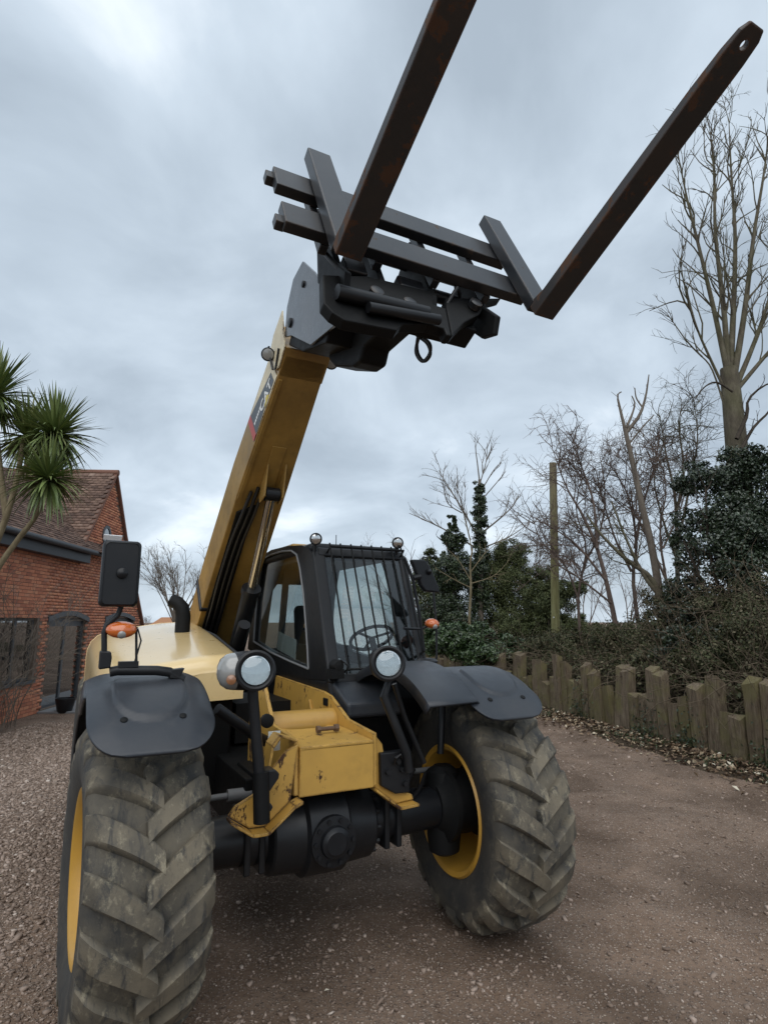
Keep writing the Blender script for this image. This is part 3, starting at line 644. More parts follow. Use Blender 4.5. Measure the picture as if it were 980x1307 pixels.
boom = loft([(.05, section(.142, .28, .34, .10)), (1.1, lsec(.198, .156, .30, .36)), (2.2, lsec(.225, .165, .32, .38)), (3.65, lsec(.235, .17, .34, .40))]).build('boom', M['boom'], TH, bevel=.008)
loft([(.0, section(.150, .285, .345, .11)), (.20, section(.150, .285, .345, .11))])  .build('boom_collar', M['boom'], boom, bevel=.006)
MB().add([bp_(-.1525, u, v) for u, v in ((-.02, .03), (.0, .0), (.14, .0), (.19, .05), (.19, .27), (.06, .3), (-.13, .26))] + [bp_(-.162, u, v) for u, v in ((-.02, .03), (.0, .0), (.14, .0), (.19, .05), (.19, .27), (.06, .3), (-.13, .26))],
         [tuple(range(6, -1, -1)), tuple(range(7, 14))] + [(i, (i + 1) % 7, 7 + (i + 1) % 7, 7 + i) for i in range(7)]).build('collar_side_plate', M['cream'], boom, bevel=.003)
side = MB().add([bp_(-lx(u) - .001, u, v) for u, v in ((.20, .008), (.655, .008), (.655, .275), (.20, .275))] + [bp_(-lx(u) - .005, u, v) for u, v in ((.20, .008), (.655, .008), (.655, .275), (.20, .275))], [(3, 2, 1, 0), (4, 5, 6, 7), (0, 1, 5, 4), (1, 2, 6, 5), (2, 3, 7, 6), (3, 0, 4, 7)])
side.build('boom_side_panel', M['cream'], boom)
# edge rails along the underside
MB().hexa([bp_(-.128 - .05 * (u > 1) + a, u, v) for v in (-.012, -.0005) for a, u in ((-.012, .22), (.012, .22), (.012, 1.2), (-.012, 1.2))]).build('wear_strip', M['boom'], boom)
MB().hexa([bp_(a, u, v) for v in (-.016, -.001) for a, u in ((-.17, 1.32), (-.045, 1.24), (-.045, 3.2), (-.19, 3.2))]).build('underside_shade_plate', M['blackmatt'], boom, bevel=.004)  # black plate added for the dark, shaded hollow under the lower boom
MB().hexa([bp_(a, u, v) for v in (-.008, -.001) for a, u in ((-.05, .72), (.05, .72), (.05, 1.15), (-.05, 1.15))]).build('stiffener_plate', M['boom'], boom, bevel=.003)
# decal with lettering
XD_ = -.0056
def dp(x, u, v): return bp_(x - lx(u), u, v)
def dq(u0, u1, v0, v1, x=XD_): return [dp(x, u0, v0), dp(x, u1, v0), dp(x, u1, v1), dp(x, u0, v1)]
dec = MB().prism([dp(XD_, .25, .03), dp(XD_, .655, .014), dp(XD_, .655, .25), dp(XD_, .25, .14)], (-.0012, 0, 0)).build('decal', M['decal'], boom)
MB().prism(dq(.657, .715, .012, .262), (-.0012, 0, 0)).build('red_stripe', M['decalred'], dec)
def text_mesh(body, size, m, origin, ux, uy, name, parent, ext=.0006):
    cu = bpy.data.curves.new(name, 'FONT'); cu.body = body; cu.size = size; cu.extrude = ext; cu.offset = size * .02; cu.align_x = 'CENTER'; cu.align_y = 'CENTER'
    to = bpy.data.objects.new(name, cu); COL.objects.link(to); bpy.context.view_layer.update()
    me = bpy.data.meshes.new_from_object(to.evaluated_get(bpy.context.evaluated_depsgraph_get())); bpy.data.objects.remove(to)
    ux = nrm(ux); uy = nrm(uy); uz = np.cross(ux, uy); mt = Matrix(((ux[0], uy[0], uz[0], origin[0]), (ux[1], uy[1], uz[1], origin[1]), (ux[2], uy[2], uz[2], origin[2]), (0, 0, 0, 1)))
    me.transform(mt); me.materials.clear(); me.materials.append(m); o = bpy.data.objects.new(name, me); COL.objects.link(o); o.parent = parent; return o
MB().prism([dp(XD_ - .0014, .45, .018), dp(XD_ - .0014, .395, .085), dp(XD_ - .0014, .35, .024)], (-.0004, 0, 0)).build('logo_triangle', M['decalyellow'], dec)
text_mesh('CAT', .115, M['decalwhite'], dp(XD_ - .0026, .395, .078), nrm(dp(0, .3, .1) - dp(0, .5, .1)), BN, 'logo_text', dec)
for k in range(6):
    MB().prism(dq(.50 + k * .024, .50 + k * .024 + .018, .095, .120, XD_ - .0014), (-.0006, 0, 0)).build('small_print', M['decalwhite'], dec)
# strap round the lower boom, small guide plates
sp = MB(); sp.hexa([bp_(x, u, v) for v in (-.012, .33) for x, u in ((-.243, 2.36), (-.13, 2.36), (-.13, 2.40), (-.243, 2.40))]); sp.build('boom_strap', M['black'], boom, bevel=.012)
MB().prism([bp_(-.232, 2.7, .06), bp_(-.232, 2.95, .06), bp_(-.232, 2.95, .10), bp_(-.232, 2.7, .10)], (-.012, 0, 0)).build('guide_slot', M['blackmatt'], boom, bevel=.005)
# head work lamps with cable
for s, px, py in ((-1, 342, 452), (1, 423, 463)):
    c_ = L(px, py, 0, -.072 + s * .20); lk = nrm(V(-.25, -.9, -.35)); wk = MB(); wk.lathe(c_, lk, [(-.06, .012), (-.05, .034), (-.005, .045), (.004, .044), (.006, .036), (.004, .003)], 22); o = wk.build('boom_lamp', M['black'], boom, smooth=35)
    g = MB(); g.lathe(c_ + lk * .006, lk, [(0, .036), (.005, .02), (.006, .002)], 18); g.build('lens', M['clearlens'], o, smooth=40)
    MB().tube([c_ - lk * .05, c_ - lk * .05 + V(-s * .045, 0, -.02)], .01, 6).build('lamp_stem', M['black'], o)
MB().tube([bp_(-.20, .10, .20), bp_(-.185, .16, .15), bp_(-.17, .20, .08), bp_(-.168, .17, .03), bp_(-.17, .05, .08)], .007, 6).build('lamp_cable', M['rubberhose'], boom, smooth=50)
# lift cylinder
lc0, lc1, lc2 = V(-.05, 2.16, 1.05), V(-.05, 1.47, 1.92), V(-.05, 1.03, 2.58)
dv = nrm(lc1 - lc0)
brl = MB(); brl.tube([lc0, lc1 - dv * .04, lc1], [.064, .064, .066], 22); brl.tube([lc1 - dv * .03, lc1 + dv * .015], .074, 22); brl.build('lift_cylinder', M['black'], TH, smooth=35)
MB().tube([lc1, lc2], .033, 18).build('cylinder_rod', M['chrome'], TH, smooth=40)
MB().lathe(lc2 + V(-.05, 0, 0), (1, 0, 0), [(0, .05), (.10, .05)], 18).build('rod_eye', M['black'], TH, smooth=35)
for sx in (-1, 1): MB().prism([lc2 + V(sx * .06, -.055, -.03), lc2 + V(sx * .06, .06, -.06), lc2 + V(sx * .06, .12, .05), lc2 + V(sx * .06, -.12, .22)], (.012 * sx, 0, 0)).build('cylinder_bracket', M['boom'], boom, bevel=.004)
MB().tube([L(304, 822, 0, -.13), L(312, 797, 0, -.13)], .045, 16).build('lock_valve', M['black'], TH, smooth=40)
for k in range(3):
    x = -.155 + .042 * k; MB().tube(spline([bp_(x + .05, 1.12 - .04 * k, -.01), bp_(x + .02, 1.30, -.05), bp_(x, 1.6, -.035), bp_(x - .01, 2.0, -.045), bp_(x, 2.4, -.035), bp_(x - .01, 2.8, -.05)], 22), .013, 8).build('hydraulic_hose', M['rubberhose'], TH, smooth=60)
MB().box(-.25, .13, 1.0, 1.6, .9, 1.15).build('boom_well', M['blackmatt'], TH)

# ---- quick hitch
for x0, nm in ((-.222, 'l'), (.062, 'r')):
    pts = P([(363, 430), (366, 392), (374, 356), (386, 333), (400, 346), (411, 362), (420, 382), (415, 400), (440, 404), (396, 440), (372, 428)], 0, -.222)
    pts = [V(x0, p[1], p[2]) for p in pts]
    MB().prism(pts, (.016, 0, 0)).build('hitch_side_plate', M['hitch'], TH, bevel=.003)
hp = MB(); hp.lathe(V(-.235, -.02, 3.62), (1, 0, 0), [(0, .012), (.004, .02), (.33, .02), (.334, .012)], 14); hp.lathe(V(-.236, .20, 3.48), (1, 0, 0), [(0, .02), (.004, .03), (.33, .03), (.334, .02)], 14); hp.build('hitch_pin', M['black'], TH, smooth=35)
MB().prism([V(-.205, .28, 3.37), V(-.205, .02, 3.22), V(-.205, -.34, 3.12), V(-.205, -.45, 3.28), V(-.205, -.12, 3.62), V(-.205, .10, 3.62)], (.266, 0, 0)).build('hitch_core', M['blackmatt'], TH, bevel=.01)
hh = P([(428, 428), (431, 462), (438, 470), (462, 471), (472, 464), (476, 446), (508, 416), (505, 398), (450, 395)], 0, 0.)
MB().prism([V(-.06, p[1], p[2]) for p in hh], (.16, 0, 0)).build('tilt_link', M['blackmatt'], TH, bevel=.02, seg=3)
CF, CU = V(0, -math.cos(math.radians(27.2)), math.sin(math.radians(27.2))), V(0, math.sin(math.radians(27.2)), math.cos(math.radians(27.2)))
C0 = V(-.07, -.817, 3.578)                                       # top rear edge of the upper rail, middle
def cp(x, u, f): return C0 + V(x, 0, 0) + CU * u + CF * f
def cbox(x0, x1, u0, u1, f0, f1): return [cp(x, u, f) for f in (f0, f1) for x, u in ((x0, u0), (x1, u0), (x1, u1), (x0, u1))]
hw = .60
for u0, u1 in ((-.150, .0), (-.445, -.290)):
    r = MB(); r.hexa(cbox(-hw, hw, u0, u1, .0, .048)); rl = r.build('carriage_rail', M['carriage'], TH, bevel=.005)
    q = MB(); q.hexa(cbox(-hw - .030, -hw + .01, u0 + (.02 if u0 < -.2 else .08), u0 + (.075 if u0 < -.2 else .135), -.012, .03)); q.build('end_stop', M['carriage'], rl, bevel=.004)
    for k in range(10):
        x = -hw + .10 + k * .118
        if u0 > -.2 and k in (0, 2, 4, 5, 6, 7, 8): MB().hexa(cbox(x - .012, x + .012, .0, .005, .004, .044)).build('rail_tooth', M['carriage'], rl, bevel=.002)
for x in (-.42, -.17, .12, .40):
    MB().hexa(cbox(x - .018, x + .018, -.445, .0, -.045, -.002)).build('carriage_upright', M['carriage'], TH, bevel=.004)
# hitch frame behind the rails
for x in (-.36, .385):
    MB().prism([cp(x, -.10, -.048), cp(x, -.46, -.048), cp(x, -.60, .0), cp(x, -.66, -.06), cp(x, -.60, -.13), cp(x, -.36, -.22), cp(x, -.15, -.14)], (.03, 0, 0)).build('hitch_cheek', M['blackmatt'], TH, bevel=.006)
for x in (-.16, .10):
    MB().prism([cp(x, -.06, -.048), cp(x, -.50, -.048), cp(x, -.60, -.10), cp(x, -.56, -.22), cp(x, -.28, -.34), cp(x, -.12, -.20)], (.03, 0, 0)).build('hitch_cheek', M['blackmatt'], TH, bevel=.006)
ctb = MB(); ctb.hexa(cbox(-.34, .36, -.58, -.46, -.22, -.11)); ctb.build('hitch_cross_beam', M['blackmatt'], TH, bevel=.008)
MB().tube([cp(-.33, -.15, -.12), cp(.39, -.15, -.12)], .032, 14).build('hitch_cross_tube', M['black'], TH, smooth=40)
MB().hexa(cbox(-.30, -.20, -.46, -.36, -.12, -.06)).build('lock_block', M['carriage'], TH, bevel=.006)
MB().hexa(cbox(-.05, .08, -.48, -.40, -.11, -.05)).build('lock_block', M['carriage'], TH, bevel=.01)
MB().tube([cp(.16, -.40, -.10), cp(.34, -.40, -.10)], .03, 14).build('lock_cylinder', M['carriage'], TH, smooth=40)
for k in range(2):
    p0 = L(519 + 5 * k, 412, 0, .12); MB().tube(spline([p0, L(530 + 4 * k, 426, 0, .12), L(545 + 3 * k, 438, 0, .14), L(549 - k, 452, 0, .15), L(541 - 2 * k, 461, 0, .14), L(533 - 2 * k, 450, 0, .12), L(533 + k, 432, 0, .11), L(541 + 2 * k, 414, 0, .12)], 36), .0085, 8).build('hitch_hose', M['rubberhose'], TH, smooth=60)
MB().tube([cp(.18, -.52, -.06), cp(.22, -.46, .0), cp(.27, -.42, -.04), cp(.30, -.46, -.10)], .009, 8).build('hitch_hose', M['rubberhose'], TH, smooth=60)
MB().tube([cp(-.36, -.05, -.05), cp(-.40, -.25, -.06), cp(-.40, -.40, -.05), cp(-.34, -.52, -.05)], .012, 8).build('hitch_hose', M['rubberhose'], TH, smooth=60)
def LP(px, py, f=-.05):                                        # pixel on the plane of the carriage
    d = _R.T @ ray(px, py); q = C0 + CF * f; return _co + d * (((q - _co) @ CF) / (d @ CF))
for pts in ([(412, 350), (470, 352), (553, 372), (553, 388), (569, 393), (576, 428), (570, 427), (567, 419), (547, 413), (514, 413), (507, 421), (440, 408), (424, 398), (413, 386)],
            [(569, 380), (640, 380), (622, 384), (612, 401), (593, 411), (577, 428), (570, 394)]):
    MB().prism([LP(*q) for q in pts], -CF * .05).build('hitch_plate', M['blackmatt'], TH, bevel=.006)
for q0, q1, r_ in (((430, 372), (545, 400), .03), ((470, 392), (560, 408), .022)): MB().tube([LP(*q0, -.02), LP(*q1, -.02)], r_, 14).build('hitch_tube', M['black'], TH, smooth=40)
for q0 in ((478, 378), (520, 392), (604, 392)): MB().lathe(LP(*q0, -.045), CF, [(0, .03), (.03, .03), (.034, .02)], 16).build('hitch_boss', M['carriage'], TH, smooth=40)
# forks
def fork(xc):
    w2 = .055
    f = MB()
    f.hexa(cbox(xc - w2, xc + w2, -.58, .165, .052, .110))
    s = f.build('fork', M['carriage'], TH, bevel=.006)
    b = MB(); prof = []
    L0 = 1.155
    nt_ = [(0.0, 1.0, .060), (.25, 1.0, .056), (.6, 1.0, .048), (.94, 1.0, .036), (1.06, .98, .028), (1.125, .88, .022), (L0, .60, .016)]
    vs = []
    for d, ws, th in nt_:
        for x, u in ((-w2 * ws, -.640), (w2 * ws, -.640), (w2 * ws, -.640 + th), (-w2 * ws, -.640 + th)): vs.append(cp(xc + x, u + .0, .075 + d))
    fs = [(i * 4 + k, i * 4 + (k + 1) % 4, (i + 1) * 4 + (k + 1) % 4, (i + 1) * 4 + k) for i in range(len(nt_) - 1) for k in range(4)] + [(3, 2, 1, 0), tuple((len(nt_) - 1) * 4 + k for k in range(4))]
    b.add(vs, fs); bl = b.build('blade', M['steel'], s, bevel=.005)
    MB().hexa([cp(xc + x, u, f_) for x in (-w2 + .0015, w2 - .0015) for u, f_ in ((-.56, .056), (-.56, .108), (-.582, .20), (-.639, .12))]).build('heel', M['steel'], s, bevel=.01, seg=3)
    return s, bl
FX1, FX2 = -.385, .59
f1, bl1 = fork(FX1); f2, bl2 = fork(FX2)
# hole through the tip of each blade
for bl, xc in ((bl1, FX1), (bl2, FX2)):
    cyl = MB(); cyl.lathe(cp(xc, -.70, .075 + 1.10), CU, [(0, .015), (.2, .015)], 20); co = cyl.build('tip_hole', M['steel'], None)
    for q_ in (co, bl):
        bm_ = bmesh.new(); bm_.from_mesh(q_.data); bmesh.ops.recalc_face_normals(bm_, faces=bm_.faces); bm_.to_mesh(q_.data); bm_.free()
    md = bl.modifiers.new('hole', 'BOOLEAN'); md.operation = 'DIFFERENCE'; md.object = co; md.solver = 'EXACT'
    co.parent = TH; bpy.context.view_layer.update()
    dg = bpy.context.evaluated_depsgraph_get(); me = bpy.data.meshes.new_from_object(bl.evaluated_get(dg)); bl.modifiers.clear(); bl.data = me; bpy.data.objects.remove(co)

# ================================================================== GROUND
def sstep(t): t = np.clip(t, 0, 1); return t * t * (3 - 2 * t)
def zg(x, y): return -.35 * sstep((-np.asarray(x) - 2.4) / 3.6) * sstep((np.asarray(y) - 1.0) / 4.0)
_rs = np.random.RandomState(11)
_ph = _rs.rand(24, 4) * 6.28
def fbm(x, y, f0=1.0, oct_=4):                                  # cheap smooth noise in -1..1
    v = 0; a = 1; tot = 0
    for o in range(oct_):
        p = _ph[o]; f = f0 * 1.93 ** o
        v = v + a * (np.sin(x * f * 1.0 + p[0] + 1.7 * np.sin(y * f * .83 + p[1])) * np.cos(y * f * 1.1 + p[2] + 1.3 * np.sin(x * f * .71 + p[3]))); tot += a; a *= .55
    return v / tot
def lines(a, b, near, n_near, far_n): 
    c = np.linspace(near[0], near[1], n_near); l = near[0] - np.geomspace(.3, near[0] - a, far_n)[::-1]; r = near[1] + np.geomspace(.3, b - near[1], far_n); return np.concatenate([l, c, r])
gx = lines(-400, 400, (-8, 5), 150, 14); gy = lines(-30, 900, (1, 14), 150, 14)
X, Y = np.meshgrid(gx, gy); Z = zg(X, Y) + .010 * fbm(X, Y, 2.1, 3) * np.exp(-((X) ** 2 + (Y - 4) ** 2) / 80) - .004
nx_, ny_ = len(gx), len(gy)
idx = np.arange(nx_ * ny_).reshape(ny_, nx_)
faces = np.stack([idx[:-1, :-1], idx[:-1, 1:], idx[1:, 1:], idx[1:, :-1]], -1).reshape(-1, 4)
def ramp_out(t, v, stops): r = ramp(t, stops); t.links.new(v, r.inputs[0]); return r.outputs[0]
def ground_mat():
    m, t, b = mat('gravel_ground', (.16, .13, .11), .95, spec=.2)
    co = coords(t); big = noise(t, co, .55, 5, .6); mid = noise(t, co, 3.2, 6, .65); fine = noise(t, co, 38, 6, .7)
    v1 = N(t, 'ShaderNodeTexVoronoi', i_Scale=55.); t.links.new(co, v1.inputs['Vector'])
    v2 = N(t, 'ShaderNodeTexVoronoi', i_Scale=95.); t.links.new(co, v2.inputs['Vector'])
    dirt = ramp(t, [(.28, (.072, .047, .033)), (.45, (.148, .102, .073)), (.6, (.215, .155, .116)), (.75, (.29, .216, .166))]); t.links.new(math_(t, 'ADD', math_(t, 'ADD', math_(t, 'MULTIPLY', mid, .45), math_(t, 'MULTIPLY', big, .25)), math_(t, 'MULTIPLY', fine, .3)), dirt.inputs[0])
    s1 = N(t, 'ShaderNodeSeparateColor'); t.links.new(v1.outputs['Color'], s1.inputs[0])
    s2 = N(t, 'ShaderNodeSeparateColor'); t.links.new(v2.outputs['Color'], s2.inputs[0])
    stone = ramp(t, [(.0, (.14, .102, .080)), (.5, (.30, .23, .185)), (1., (.40, .325, .265))]); t.links.new(s1.outputs[0], stone.inputs[0])
    stone2 = ramp(t, [(.0, (.14, .102, .080)), (1., (.38, .31, .255))]); t.links.new(s2.outputs[0], stone2.inputs[0])
    sp = N(t, 'ShaderNodeSeparateXYZ'); t.links.new(co, sp.inputs[0])
    lf = step(t, sp.outputs[0], -.6, -2.4)                      # loose stone thickens towards the house
    dens = math_(t, 'ADD', math_(t, 'MULTIPLY', big, .75), math_(t, 'MULTIPLY', lf, .30))
    k1 = math_(t, 'MULTIPLY', step(t, v1.outputs['Distance'], .46, .34), step(t, math_(t, 'ADD', s1.outputs[1], dens), .93, .99))
    k2 = math_(t, 'MULTIPLY', step(t, v2.outputs['Distance'], .46, .34), step(t, math_(t, 'ADD', s2.outputs[1], dens), .82, .88))
    col = mixc(t, k2, dirt.outputs[0], stone2.outputs[0]); col = mixc(t, k1, col, stone.outputs[0])
    lo = noise(t, co, .9, 3, .5, .6); col = mixc(t, 1.0, col, ramp_out(t, lo, [(.36, (.66, .64, .62)), (.52, (1, 1, 1)), (.66, (1.22, 1.2, 1.18))]), 'MULTIPLY')
    t.links.new(col, b.inputs['Base Color'])
    h = math_(t, 'ADD', math_(t, 'ADD', math_(t, 'MULTIPLY', k1, .6), math_(t, 'MULTIPLY', k2, .35)), math_(t, 'MULTIPLY', fine, .45))
    bump(t, b, h, 1.0, .018); return m
M['ground'] = ground_mat()
gnd = bulk('ground', np.stack([X.ravel(), Y.ravel(), Z.ravel()], 1), faces, M['ground'], smooth=True); gnd['kind'] = 'structure'

# loose stones (uncountable)
def tinted(name, stops, rough=.9, attr='tint', spec=.3):
    m, t, b = mat(name, stops[0][1], rough, spec=spec); a = N(t, 'ShaderNodeAttribute', attribute_name=attr); r = ramp(t, stops); t.links.new(a.outputs['Fac'], r.inputs[0]); t.links.new(r.outputs[0], b.inputs['Base Color']); return m, t, b
M['stone'], _t, _b = tinted('loose_stone', [(0, (.105, .074, .056)), (.4, (.235, .176, .138)), (.8, (.37, .29, .24)), (1, (.55, .48, .42))], .85)
def scatter_stones():
    rs = np.random.RandomState(3); n = 330000
    x = rs.uniform(-7.4, 4.2, n); y = rs.uniform(2.6, 12.8, n)
    cl = fbm(x + 3, y * 1.2, 1.9, 4); cl2 = fbm(x - 7, y + 2, 6.0, 3)
    left = sstep((-x - .9) / 1.6)
    mid = np.exp(-((x + .35) / .9) ** 2 - ((y - 2.9) / .55) ** 2)
    wgt = np.clip(.10 + .75 * left + .30 * np.clip(cl * 1.6 + cl2 * .5, 0, 1) * (.35 + .65 * left) + .8 * mid * np.clip(.4 + cl2 + cl, 0, 1), 0, 1)
    wgt *= np.clip(5.4 / y, .15, 1) ** 1.2 * ((x > -7.0 + .0 * y) & (x / y > -.78) & (x / y < .70))
    wgt *= np.where((x > 1.2) & (y > 4), .6, 1)
    keep = rs.rand(n) < wgt; x, y = x[keep], y[keep]; n = len(x)
    s = rs.lognormal(math.log(.0068), .42, n).clip(.003, .018) * (1 + .25 * sstep((-x - .9) / 1.6)) * (1 + .5 * np.clip((y - 5) / 6, 0, 1))
    cube = np.array([(-1, -1, -1), (1, -1, -1), (1, 1, -1), (-1, 1, -1), (-1, -1, 1), (1, -1, 1), (1, 1, 1), (-1, 1, 1)], float)
    v = cube[None] * rs.uniform(.55, 1.15, (n, 8, 3)) * np.stack([rs.uniform(.8, 1.5, n), rs.uniform(.7, 1.1, n), rs.uniform(.45, .8, n)], 1)[:, None, :] * s[:, None, None] * .75
    a = rs.rand(n) * 6.28; c, s_ = np.cos(a)[:, None], np.sin(a)[:, None]; tl = rs.normal(0, .35, n)[:, None]
    vx, vy, vz = v[..., 0] * c - v[..., 1] * s_, v[..., 0] * s_ + v[..., 1] * c, v[..., 2] + v[..., 0] * tl
    zz_ = zg(x, y) + .010 * fbm(x, y, 2.1, 3) * np.exp(-(x ** 2 + (y - 4) ** 2) / 80) - .004 + s * .25
    V_ = np.stack([vx + x[:, None], vy + y[:, None], vz + zz_[:, None]], -1).reshape(-1, 3)
    fc = np.array([(3, 2, 1, 0), (4, 5, 6, 7), (0, 1, 5, 4), (1, 2, 6, 5), (2, 3, 7, 6), (3, 0, 4, 7)])
    Fc = (fc[None] + (np.arange(n) * 8)[:, None, None]).reshape(-1, 4)
    o = bulk('gravel', V_, Fc, M['stone'], kind='stuff', tint=np.repeat(rs.beta(2.2, 2.6, n), 8)); o['label'] = 'loose pinkish grey stones strewn over the yard'; o['category'] = 'gravel'
    return n
scatter_stones()

# ================================================================== BRANCHES, LEAVES
class Twigs:
    def __init__(s): s.g = {}
    def add(s, pts, rad, n=5):
        pts = np.asarray(pts, float); m = len(pts); rad = np.linspace(rad[0], rad[1], m) if len(rad) == 2 else np.asarray(rad, float)
        s.g.setdefault((m, n), []).append((pts, rad))
    def build(s, name, m_, parent=None, kind=None, tint=None):
        Vs = []; Fs = []; base = 0
        for (m, n), lst in s.g.items():
            Pn = np.stack([a for a, _ in lst]); Rn = np.stack([b for _, b in lst]); k = len(lst)
            T_ = np.gradient(Pn, axis=1); T_ /= np.linalg.norm(T_, axis=2, keepdims=True) + 1e-9
            ref = np.where(np.abs(T_[..., 2:3]) < .85, np.array([0, 0, 1.]), np.array([1., 0, 0])) * 0 + np.array([.31, .17, .935]); A_ = np.cross(T_, ref); A_ /= np.linalg.norm(A_, axis=2, keepdims=True) + 1e-9; B_ = np.cross(T_, A_)
            th = np.arange(n) * 2 * math.pi / n
            ring = Pn[:, :, None, :] + (A_[:, :, None, :] * np.cos(th)[None, None, :, None] + B_[:, :, None, :] * np.sin(th)[None, None, :, None]) * Rn[:, :, None, None]
            Vs.append(ring.reshape(-1, 3)); i, q = np.meshgrid(np.arange(m - 1), np.arange(n), indexing='ij')
            f = np.stack([i * n + q, i * n + (q + 1) % n, (i + 1) * n + (q + 1) % n, (i + 1) * n + q], -1).reshape(-1, 4)
            Fs.append((f[None] + (np.arange(k) * m * n)[:, None, None]).reshape(-1, 4) + base); base += k * m * n
        return bulk(name, np.concatenate(Vs), np.concatenate(Fs), m_, parent, kind, smooth=True)
def wander(rs, p, d, length, m, w_, up=0., curl=0.):
    pts = [np.asarray(p, float)]; d = nrm(d); st = length / (m - 1); cv = rs.normal(0, 1, 3)
    for i in range(m - 1):
        cv = cv * .6 + rs.normal(0, 1, 3) * .8
        d = nrm(d + cv * w_ + V(0, 0, up)); pts.append(pts[-1] + d * st)
    return np.array(pts)
def sprout(tw, rs, pts, rad, cfg, lvl=0):
    """side shoots along a limb; cfg = list of levels (count per metre, length, spread, wander, up, radius)"""
    if lvl >= len(cfg): return
    den, ln, spr, wn, up, rr_ = cfg[lvl]
    pts = np.asarray(pts); seg = np.linalg.norm(np.diff(pts, axis=0), axis=1); tot = seg.sum(); n = max(1, rs.poisson(den * tot)); cum = np.concatenate([[0], np.cumsum(seg)]) / tot
    for _ in range(n):
        t = rs.uniform(.12, 1.0) ** .8; i = min(np.searchsorted(cum, t) - 1, len(seg) - 1); i = max(i, 0); f = (t - cum[i]) / (cum[i + 1] - cum[i] + 1e-9)
        p = pts[i] + (pts[i + 1] - pts[i]) * f; d = nrm(pts[i + 1] - pts[i]); q = rs.normal(0, 1, 3); q -= d * (q @ d); q = nrm(q)
        l = ln * rs.uniform(.45, 1.25) * (1.15 - .55 * t); a = spr * rs.uniform(.6, 1.3); dd = d * math.cos(a) + q * math.sin(a)
        r0 = min(rr_ * rs.uniform(.7, 1.2), .9 * (rad[0] + (rad[-1] - rad[0]) * t) + .002)
        m = 6 if lvl == 0 else (5 if lvl == 1 else 4)
        cp_ = wander(rs, p, dd, l, m, wn, up); tw.add(cp_, (r0, r0 * .30 + .0008), 5 if lvl == 0 else (4 if lvl == 1 else 3)); sprout(tw, rs, cp_, (r0, r0 * .3), cfg, lvl + 1)
def leaf_mesh(name, pos, size, m_, rs, parent=None, kind=None, nrmbias=None, aspect=.62, droop=.25):
    n = len(pos); size = np.broadcast_to(size, (n,))
    a = rs.normal(0, 1, (n, 3)); 
    if nrmbias is not None: a = a * .75 + nrmbias
    a /= np.linalg.norm(a, axis=1, keepdims=True) + 1e-9        # leaf normal
    b_ = rs.normal(0, 1, (n, 3)); b_[:, 2] -= droop * 2; b_ -= a * np.sum(a * b_, 1, keepdims=True); b_ /= np.linalg.norm(b_, axis=1, keepdims=True) + 1e-9; c = np.cross(a, b_)
    s = size[:, None]
    v0 = pos - b_ * s * .5; v1 = pos + c * s * aspect * .5 + a * s * .10; v2 = pos + b_ * s * .5 - a * s * .08; v3 = pos - c * s * aspect * .5 + a * s * .10
    Vv = np.stack([v0, v1, v2, v3], 1).reshape(-1, 3); i = np.arange(n) * 4
    Ff = np.concatenate([np.stack([i, i + 1, i + 2], 1), np.stack([i, i + 2, i + 3], 1)])
    return bulk(name, Vv, Ff, m_, parent, kind, tint=np.repeat(rs.rand(n), 4))
def blob(rs, c, r, n, hollow=.55, clump=14, csz=.32):           # leaf positions: clumps spread over an ellipsoid's outer volume
    c = np.asarray(c, float); r = np.asarray(r, float); u = rs.normal(0, 1, (clump, 3)); u /= np.linalg.norm(u, axis=1, keepdims=True); k = hollow + (1 - hollow) * rs.rand(clump, 1) ** .6
    cc = c + u * k * r * .92; w_ = rs.randint(0, clump, n); q = rs.normal(0, 1, (n, 3)); q /= np.linalg.norm(q, axis=1, keepdims=True); q *= rs.rand(n, 1) ** .45
    pos = cc[w_] + q * csz * r.mean() * rs.uniform(.6, 1.3, (clump, 1))[w_] * np.array([1, 1, .8]); nb = (pos - c) / r; nb /= np.linalg.norm(nb, axis=1, keepdims=True) + 1e-9; nb[:, 2] += .35; return pos, nb
def bark(name, a, b, c, green=0.):
    m, t, bb = mat(name, a, .9, spec=.2); co = coords(t); n = noise(t, coords(t, (1, 1, .35)), 9, 6, .7); r = ramp(t, [(.3, a), (.55, b), (.75, c)]); t.links.new(n, r.inputs[0]); col = r.outputs[0]
    if green: col = mixc(t, math_(t, 'MULTIPLY', step(t, noise(t, co, 1.6, 4, .6), .42, .62), green), col, (.10, .115, .035))
    t.links.new(col, bb.inputs['Base Color']); bump(t, bb, n, .6, .02); return m
M['bark_pale'] = bark('pale_bark', (.055, .045, .034), (.115, .098, .072), (.185, .165, .125), .22)
M['bark_dark'] = bark('dark_bark', (.028, .022, .018), (.055, .044, .034), (.09, .075, .06))
M['bark_red'] = bark('reddish_twigs', (.085, .060, .050), (.14, .105, .088), (.20, .160, .135))
M['bark_grey'] = bark('grey_twigs', (.10, .082, .066), (.16, .135, .11), (.22, .19, .155))
M['bark_straw'] = bark('straw_twigs', (.11, .085, .05), (.19, .155, .095), (.28, .24, .16))
M['bark_brown'] = bark('brown_canes', (.060, .045, .031), (.115, .090, .062), (.19, .155, .11))
M['ivy'], _t, _b = tinted('ivy_leaves', [(0, (.010, .018, .009)), (.5, (.024, .040, .016)), (.85, (.045, .068, .026)), (1, (.085, .11, .05))], .38, spec=.5)
M['holly'], _t, _b = tinted('holly_leaves', [(0, (.014, .024, .012)), (.5, (.028, .044, .022)), (.9, (.048, .068, .036)), (1, (.085, .11, .08))], .32, spec=.6)
